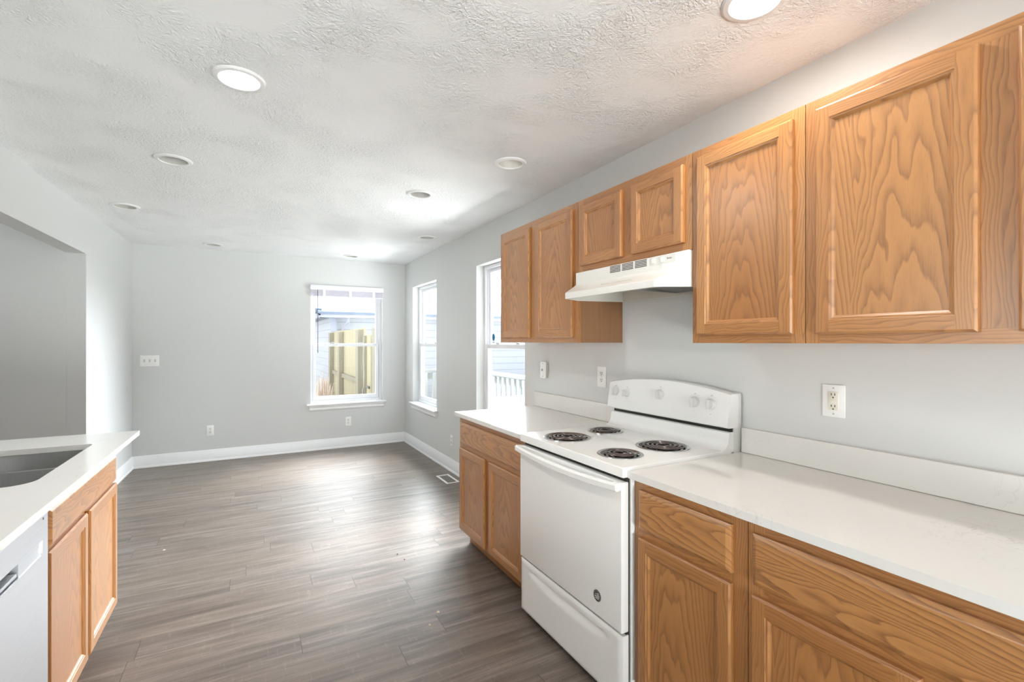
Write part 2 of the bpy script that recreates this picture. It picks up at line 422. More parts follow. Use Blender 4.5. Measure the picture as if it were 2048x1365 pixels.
WA = (3.192, 4.100); WB = (5.200, 6.110); WC = (.660, 1.562)
bm = newbm(); wall_along_y(bm, XW, XW+WT, YB-WT, YF+WT, -.02, HC+.15, [(*WA, WZ0, WZ1), (*WB, WZ0, WZ1)])
bmesh.ops.remove_doubles(bm, verts=bm.verts, dist=1e-5); struct('wall_right', bm, WALL, 'light grey painted wall with two windows behind the cooker', base=(XW, 0, 0))
bm = newbm(); wall_along_x(bm, -1.35, XW, YF, YF+WT, -.02, HC+.15, [(*WC, WZ0, WZ1)])
bmesh.ops.remove_doubles(bm, verts=bm.verts, dist=1e-5); struct('wall_far', bm, WALL, 'light grey painted wall at the far end with one window', base=(0, YF, 0))
# left wall: end piece past the opening plus the header above the opening, one plane turned 1.25 degrees
LTN = .124; HZ_OP = 2.080; OP0 = .2
def slab_left(bm, y0, y1, z0, z1):
    n = Vector((-1, TH, 0))*LTN
    a, b = Vector((xl(y0), y0, 0)), Vector((xl(y1), y1, 0))
    P = [a, b, b+n, a+n]
    lo = [bm.verts.new((p.x, p.y, z0)) for p in P]; hi = [bm.verts.new((p.x, p.y, z1)) for p in P]
    bm.faces.new(lo); bm.faces.new(hi)
    for i in range(4): bm.faces.new((lo[i], lo[(i+1) % 4], hi[(i+1) % 4], hi[i]))
bm = newbm(); slab_left(bm, JY, YF, -.02, HC+.15); slab_left(bm, OP0, JY, HZ_OP, HC+.15); slab_left(bm, YB, OP0, -.02, HC+.15)
struct('wall_left', bm, WALL, 'white lit left wall with a wide cased opening', base=(XL, 3, 0))
bm = newbm(); box(bm, XO-WT, JX-LTN+.002, JY, JY+WT, -.02, HC+.15)
struct('wall_adjoining', bm, WALL, 'shaded grey wall of the adjoining room behind the sink', base=(-3, JY, 0))
bm = newbm(); wall_along_y(bm, XO-WT, XO, YB, JY, -.02, HC+.15, [(.6, 2.4, .6, 2.1)]); struct('wall_side', bm, WALL, 'side wall of the adjoining room', base=(XO, 0, 0))
bm = newbm(); wall_along_x(bm, XO-WT, XW, YB-WT, YB, -.02, HC+.15, [(-.8, 1.0, -.02, 2.08)]); struct('wall_near', bm, WALL, 'wall behind the camera with an opening for an added glazed door', base=(0, YB, 0))
bm = newbm(); box(bm, XO, XW, YB, YF, -.05, 0); struct('floor', bm, FLOOR, 'grey brown wood-look vinyl plank floor', base=(0, 0, 0))

# ceiling lights: position, state
LIGHTS = [(-.040, 2.215, 'panel'), (1.375, .935, 'panel'), (-.395, 3.385, 'off'), (1.355, 2.485, 'bulb'), (1.068, 3.318, 'off'),
          (-.862, 4.72, 'off'), (1.574, 4.66, 'off'), (-.362, 6.12, 'off'), (1.094, 6.12, 'off'), (.10, -.25, 'off'), (1.25, -1.1, 'off'), (-.6, -1.6, 'off'), (-3.0, 2.2, 'off')]
LR = .073
bm = newbm()
edges = []
outer = [bm.verts.new(p) for p in ((XO-.1, YB-.1, HC), (XW+.1, YB-.1, HC), (XW+.1, YF+.1, HC), (XO-.1, YF+.1, HC))]
edges += [bm.edges.new((outer[i], outer[(i+1) % 4])) for i in range(4)]
for x, y, s_ in LIGHTS:
    ring = [bm.verts.new((x+LR*math.cos(2*PI*k/40), y+LR*math.sin(2*PI*k/40), HC)) for k in range(40)]
    edges += [bm.edges.new((ring[i], ring[(i+1) % 40])) for i in range(40)]
bmesh.ops.triangle_fill(bm, use_beauty=True, use_dissolve=False, edges=edges)
for f in bm.faces:
    if f.normal.z > 0: f.normal_flip()
struct('ceiling', bm, CEIL, 'white stomped plaster ceiling with recessed lights', base=(0, 0, HC), recalc=False)
# attic deck so nothing leaks in around the light cans
bm = newbm(); box(bm, XO-WT, XW+WT, YB-WT, YF+WT, HC+.15, HC+.20); struct('trim_1', bm, flat('attic_deck', (.3, .28, .25), .9), base=(0, 0, HC+.15))

# unseen block added over the room to shade the yard and neighbouring house
bm = newbm(); box(bm, XO-1.2, XW+WT+.25, YB-WT-.02, YF+WT+.25, HC+.21, HC+3.6); struct('sky_blocker', bm, flat('sky_blocker_grey', (.45, .45, .45), .8), base=(0, 0, HC+.21))
# baseboards
BBP = [(0, 0), (.019, 0), (.019, .014), (.0165, .022), (.0145, .024), (.0145, .092), (.0125, .098), (.0125, .104), (.009, .112), (.009, .122), (.006, .131), (0, .131)]
bm = newbm(); extrude_prof(bm, BBP, (XL+.005, YF, 0), (XW, YF, 0), (0, -1, 0)); struct('baseboard_far', bm, TRIMW, 'white moulded baseboard under the far wall')
bm = newbm(); extrude_prof(bm, BBP, (XW, 3.02, 0), (XW, YF-.001, 0), (-1, 0, 0)); struct('baseboard_right', bm, TRIMW, 'white moulded baseboard running from cabinets to the far corner')
bm = newbm(); extrude_prof(bm, BBP, (xl(JY), JY, 0), (xl(YF-.001), YF-.001, 0), (1, -TH, 0)); struct('baseboard_left', bm, TRIMW, 'white moulded baseboard on the left wall')
bm = newbm(); extrude_prof(bm, BBP, (XO, JY, 0), (JX, JY, 0), (0, -1, 0)); struct('baseboard_adjoining', bm, TRIMW, 'white baseboard in the adjoining room')

# ================================================================== windows
def window(n, mapf, w_, z0, z1, label, locks=True, apron=True, sticker=False):
    """mapf(u, d, z): u across the opening 0..w_, d = depth (0 wall face, + outward, - into the room)"""
    c = mapf(w_/2, .1, z0)
    root = bpy.data.objects.new('window_%d' % n, None); C.objects.link(root); root.location = c; BASE[root.name] = Vector(c); tag(root, label, 'window', kind='structure')
    def B(bm, u0, u1, d0, d1, a, b, bev=.003, mi=0):
        p, q = mapf(u0, d0, a), mapf(u1, d1, b); box(bm, p[0], q[0], p[1], q[1], p[2], q[2], mi, bev, 1)
    D = .080; F = .030
    bm = newbm()
    B(bm, 0, F, D, WT, z0, z1); B(bm, w_-F, w_, D, WT, z0, z1); B(bm, F, w_-F, D, WT, z1-F, z1); B(bm, F, w_-F, D, WT, z0, z0+.035)
    B(bm, F, F+.010, D+.02, D+.03, z0, z1-F, .001); B(bm, w_-F-.010, w_-F, D+.02, D+.03, z0, z1-F, .001)
    obj('window_frame', bm, VINYL, root)
    zm = (z0+z1)/2 - .005
    def sash(nm, a, b, d0, st, tr, br):
        bm = newbm(); u0, u1 = F+.004, w_-F-.004
        B(bm, u0, u0+st, d0, d0+.03, a, b); B(bm, u1-st, u1, d0, d0+.03, a, b)
        B(bm, u0+st, u1-st, d0, d0+.03, b-tr, b); B(bm, u0+st, u1-st, d0, d0+.03, a, a+br)
        s_ = obj(nm, bm, VINYL, root)
        bm = newbm(); B(bm, u0+st-.004, u1-st+.004, d0+.014, d0+.018, a+br-.004, b-tr+.004, 0)
        g = obj('window_pane', bm, GLASS, s_); return s_
    up = sash('upper_sash', zm-.012, z1-F-.001, D+.036, .034, .032, .030)
    lo = sash('lower_sash', z0+.036, zm+.020, D+.004, .040, .040, .048)
    if locks:
        for fr in (.30, .70):
            bm = newbm(); B(bm, w_*fr-.03, w_*fr+.03, D+.006, D+.026, zm+.020, zm+.027, .002); B(bm, w_*fr-.012, w_*fr+.03, D-.004, D+.02, zm+.027, zm+.035, .003)
            obj('sash_lock', bm, flat('lock_grey', (.45, .45, .46), .4) if 'LOCKM' not in globals() else LOCKM, root)
    bm = newbm(); B(bm, -.045, w_+.045, -.045, -.001, z0-.020, z0, .006); B(bm, .0005, w_-.0005, -.002, D+.002, z0-.002, z0+.003, 0)
    obj('window_sill', bm, TRIMW, root)
    if apron:
        bm = newbm(); p0, p1 = mapf(-.012, 0, z0-.021), mapf(w_+.012, 0, z0-.021)
        inw = (Vector(mapf(0, -1, 0)) - Vector(mapf(0, 0, 0)))
        pr = [(0, 0), (.036, 0), (.034, -.010), (.024, -.022), (.021, -.026), (.021, -.050), (.014, -.060), (.008, -.066), (0, -.070)]
        extrude_prof(bm, pr, p0, p1, inw); obj('window_apron', bm, TRIMW, root)
    return root, lo, up
LOCKM = flat('lock_grey', (.45, .45, .46), .4)
w1, _, _ = window(1, lambda u, d, z: (WC[0]+u, YF+d, z), WC[1]-WC[0], WZ0, WZ1, 'white double-hung window in the far wall under a raised blind')
w2, _, _ = window(2, lambda u, d, z: (XW+d, WB[1]-u, z), WB[1]-WB[0], WZ0, WZ1, 'white double-hung window nearest the far right corner')
w3, lo3, up3 = window(3, lambda u, d, z: (XW+d, WA[1]-u, z), WA[1]-WA[0], WZ0, WZ1, 'white double-hung window half hidden by the oak wall cabinets', sticker=True)
# security decal on the glass of the near window
bm = newbm()
lathe(bm, [(.030, 0), (.030, .001)], (XW+.130, 4.000, 1.415), 8, 0, 'x', True, True)
for v in bm.verts: v.co.z = 1.415 + (v.co.z-1.415)*1.25
dc = obj('blue_decal', bm, flat('decal_blue', (.05, .33, .60), .4), up3)
bm = newbm(); box(bm, XW+.130, XW+.131, 3.972, 4.028, 1.363, 1.374); obj('decal_strip', bm, flat('decal_pale', (.5, .68, .8), .4), up3)
# unseen openings added to let fill light in: plain glazed door and window
def plain_window(nm, x0, x1, y0, y1, z0, z1, label, ax):
    root = bpy.data.objects.new(nm, None); C.objects.link(root); root.location = ((x0+x1)/2, (y0+y1)/2, z0); BASE[root.name] = Vector(root.location); tag(root, label, nm.split('_')[0], kind='structure')
    bm = newbm(); F = .06
    if ax == 'x':
        for a, b in ((x0, x0+F), (x1-F, x1), ((x0+x1)/2-F/2, (x0+x1)/2+F/2)): box(bm, a, b, y0, y1, z0, z1)
        box(bm, x0, x1, y0, y1, z0, z0+F); box(bm, x0, x1, y0, y1, z1-F, z1)
    else:
        for a, b in ((y0, y0+F), (y1-F, y1), ((y0+y1)/2-F/2, (y0+y1)/2+F/2)): box(bm, x0, x1, a, b, z0, z1)
        box(bm, x0, x1, y0, y1, z0, z0+F); box(bm, x0, x1, y0, y1, z1-F, z1)
    obj('frame', bm, VINYL, root)
    bm = newbm(); xm, ym = (x0+x1)/2, (y0+y1)/2
    if ax == 'x': box(bm, x0+F, x1-F, ym-.002, ym+.002, z0+F, z1-F)
    else: box(bm, xm-.002, xm+.002, y0+F, y1-F, z0+F, z1-F)
    obj('pane', bm, GLASS, root)
plain_window('door_fill_1', -.8, 1.0, YB-.10, YB-.04, 0.001, 2.08, 'added white glazed door behind the camera that lets in fill light', 'x')
plain_window('window_4', XO-.10, XO-.04, .6, 2.4, .6, 2.1, 'added unseen white window letting fill light into the adjoining room', 'y')
# daylight portals (they give no light of their own, they only guide sampling of the sky through the openings)
def portal(x, y, z, sx_, sz_, rot):
    d = bpy.data.lights.new('sky_portal', 'AREA'); d.shape = 'RECTANGLE'; d.size = sx_; d.size_y = sz_; d.cycles.is_portal = True
    o = bpy.data.objects.new('sky_portal', d); C.objects.link(o); o.location = (x, y, z); o.rotation_euler = rot
portal((WC[0]+WC[1])/2, YF+WT+.03, (WZ0+WZ1)/2, .9, 1.5, (-PI/2, 0, 0))
portal(XW+WT+.03, (WA[0]+WA[1])/2, (WZ0+WZ1)/2, .9, 1.5, (PI/2, 0, PI/2))
portal(XW+WT+.03, (WB[0]+WB[1])/2, (WZ0+WZ1)/2, .9, 1.5, (PI/2, 0, PI/2))
portal(.1, YB-WT-.03, 1.04, 1.8, 2.06, (PI/2, 0, 0))
portal(XO-WT-.03, 1.5, 1.35, 1.8, 1.5, (PI/2, 0, -PI/2))

# blind on the far window
t = thing('window_blind', 'raised white mini blind at the top of the far window', 'blind', (1.11, YF-.03, 1.96))
bm = newbm(); box(bm, .655, 1.567, YF-.034, YF-.001, 2.030, 2.092, 0, .006); obj('head_rail', bm, flat('blind_white', (.80, .79, .86), .35), t)
bm = newbm()
for i in range(9): box(bm, .662, 1.560, YF-.030, YF-.006, 1.962+i*.0072, 1.9675+i*.0072, 0, .0015, 1)
obj('slat_stack', bm, flat('slat_white', (.72, .70, .78), .4), t)
bm = newbm(); box(bm, .662, 1.560, YF-.031, YF-.005, 1.948, 1.960, 0, .003); obj('bottom_rail', bm, flat('blind_rail', (.78, .76, .84), .35), t)
for x in (.80, 1.12, 1.42):
    bm = newbm(); box(bm, x, x+.035, YF-.036, YF-.031, 1.953, 2.032, 0, .001, 1); obj('ladder_clip', bm, VINYL, t)
bm = newbm(); tube(bm, [(.742, YF-.045, 2.03), (.742, YF-.045, 1.26)], .004, 6); tube(bm, [(.742, YF-.045, 1.262), (.742, YF-.045, 1.235)], .0055, 6)
obj('tilt_wand', bm, flat('wand_grey', (.10, .085, .10), .25), t)

# ================================================================== cabinets
BID = [0.0]
def nb(): BID[0] += 1.37; return BID[0]
def door_panel(nm, f, w_, h_, parent, sub=True, fw=.056, label=None):
    """f(a, b, n) -> world; a across 0..w_, b up 0..h_, n out of the cabinet face"""
    ct = .019; ch = .0045
    bm = newbm()
    s0, s1, r0, r1 = nb(), nb(), nb(), nb()
    def ring(d0, n0, d1, n1):
        A = [(d0, d0), (w_-d0, d0), (w_-d0, h_-d0), (d0, h_-d0)]; B = [(d1, d1), (w_-d1, d1), (w_-d1, h_-d1), (d1, h_-d1)]
        for i in range(4):
            j = (i+1) % 4; mi, bd = ((1, r0), (0, s1), (1, r1), (0, s0))[i]
            quad(bm, [f(*A[i], n0), f(*A[j], n0), f(*B[j], n1), f(*B[i], n1)], mi, bd)
    ring(0, 0, 0, ct-.006); ring(0, ct-.006, ch, ct-.0008); ring(ch, ct-.0008, ch+.002, ct)
    e_ = ch+.002
    quad(bm, [f(e_, e_, ct), f(fw-.014, e_, ct), f(fw-.014, h_-e_, ct), f(e_, h_-e_, ct)], 0, s0)
    quad(bm, [f(w_-fw+.014, e_, ct), f(w_-e_, e_, ct), f(w_-e_, h_-e_, ct), f(w_-fw+.014, h_-e_, ct)], 0, s1)
    quad(bm, [f(fw-.014, e_, ct), f(w_-fw+.014, e_, ct), f(w_-fw+.014, fw-.014, ct), f(fw-.014, fw-.014, ct)], 1, r0)
    quad(bm, [f(fw-.014, h_-fw+.014, ct), f(w_-fw+.014, h_-fw+.014, ct), f(w_-fw+.014, h_-e_, ct), f(fw-.014, h_-e_, ct)], 1, r1)
    q = fw-.014
    ring(q, ct, q+.0015, ct-.0025); ring(q+.0015, ct-.0025, q+.007, ct-.0032); ring(q+.007, ct-.0032, q+.011, ct-.0075); ring(q+.011, ct-.0075, q+.014, ct-.0095)
    quad(bm, [f(0, 0, 0), f(0, h_, 0), f(w_, h_, 0), f(w_, 0, 0)], 0, s0)
    d = obj(nm, bm, OAK, parent, label=label)
    bm = newbm(); quad(bm, [f(fw, fw, ct-.0095), f(w_-fw, fw, ct-.0095), f(w_-fw, h_-fw, ct-.0095), f(fw, h_-fw, ct-.0095)], 2, nb())
    quad(bm, [f(fw, fw, .003), f(fw, h_-fw, .003), f(w_-fw, h_-fw, .003), f(w_-fw, fw, .003)], 2, 0)
    obj('door_panel', bm, OAK, d)
    return d
def drawer_front(nm, f, w_, h_, parent, tip=0):
    bm = newbm(); ct = .019; b_ = nb(); eb = nb()
    def ring(d0, n0, d1, n1, mi=3):
        A = [(d0, d0), (w_-d0, d0), (w_-d0, h_-d0), (d0, h_-d0)]; B = [(d1, d1), (w_-d1, d1), (w_-d1, h_-d1), (d1, h_-d1)]
        for i in range(4):
            j = (i+1) % 4; quad(bm, [f(*A[i], n0), f(*A[j], n0), f(*B[j], n1), f(*B[i], n1)], mi, b_)
    ring(0, 0, 0, .010); ring(0, .010, .003, .0125); ring(.003, .0125, .012, ct-.001); ring(.012, ct-.001, .015, ct)
    quad(bm, [f(.015, .015, ct), f(w_-.015, .015, ct), f(w_-.015, h_-.015, ct), f(.015, h_-.015, ct)], 3, b_)
    quad(bm, [f(0, 0, 0), f(0, h_, 0), f(w_, h_, 0), f(w_, 0, 0)], 3, b_)
    return obj(nm, bm, OAK, parent)
GAP = .0012
def cab_body(root, xf, xb, y0, y1, z0, z1, sgn, stiles, rails, toe=0, top=True):
    """face frame at x=xf looking along sgn (-1 = towards -x). stiles: list (ya, yb, za, zb); rails the same."""
    bm = newbm(); ft = .019; y0 += GAP; y1 -= GAP
    xi = xf - sgn*ft            # back of the frame
    zc = z0 + toe
    b_ = nb()
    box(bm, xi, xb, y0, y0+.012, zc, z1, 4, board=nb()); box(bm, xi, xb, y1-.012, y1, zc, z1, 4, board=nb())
    box(bm, xi, xb, y0+.012, y1-.012, zc, zc+.012, 1, board=b_); 
    if top: box(bm, xi, xb, y0+.012, y1-.012, z1-.012, z1, 1, board=b_)
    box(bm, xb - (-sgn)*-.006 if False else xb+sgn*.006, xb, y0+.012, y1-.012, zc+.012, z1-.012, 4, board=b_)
    obj('carcass', bm, OAK, root)
    bm = newbm()
    for a, b, c, d in stiles: box(bm, xf, xi, max(a, y0), min(b, y1), c, d, 0, board=nb())
    for a, b, c, d in rails: box(bm, xf, xi, a, b, c, d, 1, board=nb())
    obj('face_frame', bm, OAK, root)
    if toe:
        bm = newbm(); xt = xf - sgn*.075
        box(bm, xt, xt-sgn*.012, y0, y1, z0+.001, z0+toe, 1, board=nb()); obj('toe_kick', bm, OAK, root)
def fR(xf, y_hi, z0): return lambda a, b, n: (xf-n, y_hi-a, z0+b)      # right-wall cabinets, a runs towards the camera
def fL(xf, y_lo, z0): return lambda a, b, n: (xf+n, y_lo+a, z0+b)      # peninsula

XUF = 1.552; UZ0, UZ1 = 1.368, 2.130
# -- wall cabinets
def wall_cab(label, y_hi, y_lo, z0, doors, dz0, dz1, mids, cat='cabinet'):
    root = thing('wall_cabinet', label, cat, (XW-.002, (y_hi+y_lo)/2, z0))
    st = [(y_hi-.045, y_hi, z0, UZ1), (y_lo, y_lo+.045, z0, UZ1)] + [(a, b, z0+.038, UZ1-.038) for a, b in mids]
    rl = [(y_lo+.045, y_hi-.045, z0, z0+.038), (y_lo+.045, y_hi-.045, UZ1-.038, UZ1)]
    cab_body(root, XUF, XW-.002, y_lo, y_hi, z0, UZ1, -1, st, rl)
    for a, b in doors: door_panel('door', fR(XUF, a, dz0), a-b, dz1-dz0, root)
    return root
wall_cab('oak wall cabinet with two tall doors beside the half hidden window', 2.992, 2.083, UZ0, [(2.957, 2.577), (2.498, 2.120)], 1.397, 2.096, [(2.500, 2.575)])
wall_cab('short oak wall cabinet with two small square doors above the range hood', 2.083, 1.323, 1.744, [(2.048, 1.726), (1.661, 1.361)], 1.777, 2.096, [(1.656, 1.731)])
wall_cab('oak wall cabinet with one tall door right of the range hood', 1.323, .880, UZ0, [(1.292, .915)], 1.399, 2.096, [])
wall_cab('widest and nearest oak wall cabinet at the right edge, largest doors', .880, -.034, UZ0, [(.843, .466), (.396, .002)], 1.397, 2.096, [(.392, .470)])

# -- base cabinets, right run
XBF = 1.245; BZ1 = .873; XB_ = XW-.002
def base_right(label, y_hi, y_lo, drawers, doors, mids, rails_mid=True):
    root = thing('base_cabinet', label, 'cabinet', (XB_, (y_hi+y_lo)/2, 0))
    st = [(y_hi-.050, y_hi, .105, BZ1), (y_lo, y_lo+.058, .105, BZ1)] + [(a, b, .143, .655) for a, b in mids]
    rl = [(y_lo+.058, y_hi-.050, .105, .143), (y_lo+.058, y_hi-.050, BZ1-.038, BZ1), (y_lo+.058, y_hi-.050, .655, .700)]
    cab_body(root, XBF, XB_, y_lo, y_hi, 0, BZ1, -1, st, rl, .105)
    for a, b in drawers: drawer_front('drawer_front', fR(XBF, a, .693), a-b, .143, root)
    for a, b in doors: door_panel('door', fR(XBF, a, .122), a-b, .542, root)
    return root
base_right('oak base cabinet with two doors left of the cooker under the short worktop', 3.000, 2.090, [(2.965, 2.125)], [(2.972, 2.586), (2.526, 2.125)], [(2.52, 2.59)])
base_right('narrow oak base cabinet with one drawer and one door right of the cooker', 1.321, .866, [(1.292, .913)], [(1.292, .913)], [])
base_right('wide oak base cabinet with boldly grained drawer front at the lower right corner', .866, -.048, [(.845, -.020)], [(.847, .462), (.395, -.015)], [(.39, .467)])

# -- peninsula cabinets (look towards +x)
XLF = -.579
def base_left(label, y_lo, y_hi, drawers, doors, mids):
    root = thing('base_cabinet', label, 'cabinet', (-1.17, (y_hi+y_lo)/2, 0))
    st = [(y_hi-.050, y_hi, .105, BZ1), (y_lo, y_lo+.058, .105, BZ1)] + [(a, b, .143, .655) for a, b in mids]
    rl = [(y_lo+.058, y_hi-.050, .105, .143), (y_lo+.058, y_hi-.050, BZ1-.038, BZ1), (y_lo+.058, y_hi-.050, .667, .710)]
    cab_body(root, XLF, -1.17, y_lo, y_hi, 0, BZ1, 1, st, rl, .105, top='sink' not in label)
    for a, b in drawers: drawer_front('drawer_front', fL(XLF, a, .710), b-a, .128, root)
    for a, b in doors: door_panel('door', fL(XLF, a, .118), b-a, .580, root)
    return root
base_left('pale oak sink cabinet with two doors under the sink worktop', 2.000, 2.915, [(2.045, 2.900)], [(2.045, 2.450), (2.480, 2.915)], [(2.44, 2.49)])
base_left('oak base cabinet on the camera side of the dishwasher', .90, 1.392, [(.93, 1.365)], [(.93, 1.365)], [])

# ================================================================== worktops
def slab_profile(bm, pts, z0, z1, holes=()):
    ed = []; loops = []
    for lp in (pts, *holes):
        vs = [bm.verts.new((x, y, z1)) for x, y in lp]; loops.append(vs)
        ed += [bm.edges.new((vs[i], vs[(i+1) % len(vs)])) for i in range(len(vs))]
    r = bmesh.ops.triangle_fill(bm, use_beauty=True, use_dissolve=False, edges=ed)
    fs = [g for g in r['geom'] if isinstance(g, bmesh.types.BMFace)]
    low = {}
    for f in fs:
        for v in f.verts:
            if v not in low: low[v] = bm.verts.new((v.co.x, v.co.y, z0))
    for f in fs: bm.faces.new([low[v] for v in reversed(f.verts)])
    for vs in loops:
        for i in range(len(vs)):
            a, b = vs[i], vs[(i+1) % len(vs)]; bm.faces.new((a, b, low[b], low[a]))
def chamfer_top(bm, z1, off=.0015):
    es = [e for e in bm.edges if len(e.link_faces) == 2 and all(abs(v.co.z-z1) < 1e-6 for v in e.verts) and abs(e.calc_face_angle(0)) > 1.2]
    bmesh.ops.bevel(bm, geom=es, offset=off, segments=2, profile=.5, affect='EDGES')
CT0, CT1 = .874, .898
def rect(x0, x1, y0, y1): return [(x0, y0), (x1, y0), (x1, y1), (x0, y1)]
bm = newbm(); slab_profile(bm, rect(1.210, XW-.001, 2.088, 3.023), CT0, CT1); chamfer_top(bm, CT1)
tag(obj('worktop', bm, QUARTZ), 'short white quartz worktop left of the cooker by the window', 'worktop')
bm = newbm(); slab_profile(bm, rect(1.210, XW-.001, -.050, 1.323), CT0, CT1); chamfer_top(bm, CT1)
tag(obj('worktop', bm, QUARTZ), 'long white veined quartz worktop right of the cooker', 'worktop')
bm = newbm(); box(bm, XW-.021, XW-.001, 2.092, 3.020, CT1+.001, 1.004, 0, .0015, 1); tag(obj('backsplash', bm, QUARTZ), 'low quartz upstand behind the short worktop left of the cooker', 'backsplash')
bm = newbm(); box(bm, XW-.021, XW-.001, -.050, 1.318, CT1+.001, 1.004, 0, .0015, 1); tag(obj('backsplash', bm, QUARTZ), 'low quartz upstand behind the long worktop right of the cooker', 'backsplash')
def rrect(x0, x1, y0, y1, r, n=6):
    out = []
    for cx, cy, a0 in ((x1-r, y1-r, 0), (x0+r, y1-r, 90), (x0+r, y0+r, 180), (x1-r, y0+r, 270)):
        for k in range(n+1):
            a = math.radians(a0+90*k/n); out.append((cx+r*math.cos(a), cy+r*math.sin(a)))
    return out
SX0, SX1, SY0, SY1 = -1.050, -.641, 2.155, 2.880
def sink_hole(x0, x1, y0, y1, n=8):
    out = []
    for cx, cy, a0, r in ((x1-.022, y1-.022, 0, .022), (x0+.03, y1-.03, 90, .03), (x0+.075, y0+.075, 180, .075), (x1-.075, y0+.075, 270, .075)):
        for k in range(n+1):
            a = math.radians(a0+90*k/n); out.append((cx+r*math.cos(a), cy+r*math.sin(a)))
    return out
bm = newbm(); slab_profile(bm, rect(-1.30, -.5216, .88, 3.196), CT0, CT1, [sink_hole(SX0, SX1, SY0, SY1)]); chamfer_top(bm, CT1)
tag(obj('worktop', bm, QUARTZ), 'quartz worktop of the peninsula on the left, cut out for the sink', 'worktop')
# sink
t = thing('kitchen_sink', 'undermounted stainless steel double bowl sink in the left worktop', 'sink', (-.85, 2.52, .66))
def bowl(x0, x1, y0, y1, zt, zb):
    bm = newbm(); prev = None
    for ins, z, r in ((-.012, zt, .05), (0, zt, .05), (.004, zt-.02, .05), (.010, zb+.03, .05), (.022, zb+.008, .05), (.045, zb, .05)):
        pts = rrect(x0+ins, x1-ins, y0+ins, y1-ins, r); ring = [bm.verts.new((a, b, z)) for a, b in pts]
        if prev:
            for k in range(len(ring)): bm.faces.new((prev[k], prev[(k+1) % len(ring)], ring[(k+1) % len(ring)], ring[k]))
        prev = ring
    bm.faces.new(prev); return obj('sink_bowl', bm, SINKST, t)
for a, b in ((SY0-.004, 2.508), (2.532, SY1+.004)):
    bw = bowl(SX0-.004, SX1+.004, a, b, .8725, .685)
    bm = newbm(); lathe(bm, [(.042, .004), (.038, .006), (.030, .002), (.006, .001)], ((SX0+SX1)/2, (a+b)/2, .685), 24, 0, 'z', False, True); obj('sink_drain', bm, CHROME, bw)

# ================================================================== dishwasher
t = thing('dishwasher', 'stainless steel dishwasher under the left worktop beside the sink cabinet', 'dishwasher', (-.86, 1.696, 0))
DY0, DY1 = 1.396, 1.996
bm = newbm(); box(bm, -1.15, -.585, DY0, DY1, .10, .868); obj('tub', bm, flat('dw_grey', (.25, .25, .25), .5), t)
bm = newbm(); box(bm, -.64, -.625, DY0, DY1, .001, .10); obj('toe_kick', bm, BLACK, t)
# door with a recessed strip and a pocket handle
bm = newbm(); XD = -.553
ys = [DY0+.003, 1.43, 1.56, 1.790, 1.952, DY1-.003]; zs = [.115, .728, .770, .866]
for i in range(5):
    for j in range(3):
        strip = (j == 1 and 1 <= i <= 3)
        x = XD-.004 if strip else XD
        if j == 1 and i == 2: x = XD-.035
        quad(bm, [(x, ys[i], zs[j]), (x, ys[i+1], zs[j]), (x, ys[i+1], zs[j+1]), (x, ys[i], zs[j+1])])
def lip(ya, yb, za, zb, x0, x1):
    for p, q in (((ya, za), (yb, za)), ((yb, za), (yb, zb)), ((yb, zb), (ya, zb)), ((ya, zb), (ya, za))):
        quad(bm, [(x0, *p), (x0, *q), (x1, *q), (x1, *p)])
lip(1.43, 1.952, .728, .770, XD, XD-.004); lip(1.56, 1.790, .728, .770, XD-.004, XD-.035)
quad(bm, [(XD, ys[0], .115), (XD, ys[0], .866), (-.585, ys[0], .866), (-.585, ys[0], .115)]); quad(bm, [(XD, ys[-1], .115), (XD, ys[-1], .866), (-.585, ys[-1], .866), (-.585, ys[-1], .115)])
quad(bm, [(XD, ys[0], .866), (XD, ys[-1], .866), (-.585, ys[-1], .866), (-.585, ys[0], .866)]); quad(bm, [(XD, ys[0], .115), (XD, ys[-1], .115), (-.585, ys[-1], .115), (-.585, ys[0], .115)])
dd = obj('dishwasher_door', bm, STEEL, t, recalc=False)
bm = newbm(); box(bm, XD-.034, XD-.005, 1.565, 1.785, .731, .742, 0, .003); obj('pocket_handle', bm, STEEL, dd)
bm = newbm(); lathe(bm, [(.004, 0), (.004, .001)], (XD, 1.955, .835), 12, 0, 'x', False, True); obj('indicator', bm, GREYINK, dd)

# ================================================================== cooker
t = thing('electric_cooker', 'white freestanding electric cooker with four coil burners between oak cabinets', 'cooker', (1.5, 1.704, 0))
SY_0, SY_1 = 1.327, 2.084
bm = newbm(); box(bm, 1.232, 1.838, SY_0, SY_1, .045, .872, 0, .003, 1); obj('body', bm, ENAMEL, t)
for yy in (1.37, 2.04):
    for xx in (1.27, 1.80):
        bm = newbm(); lathe(bm, [(.016, .001), (.016, .045)], (xx, yy, 0), 12, 0, 'z', True, True); obj('foot', bm, BLACK, t)
bm = newbm(); box(bm, 1.215, 1.240, SY_0+.01, SY_1-.01, .06, .876); obj('front_recess', bm, DARK, t)
# cooktop: slab with rounded front, slightly raised rim, holes left simple (pans sit on top)
bm = newbm(); box(bm, 1.190, 1.80, SY_0-.001, SY_1+.001, .873, .912, 0, .007, 3); ck = obj('cooktop', bm, ENAMEL, t)
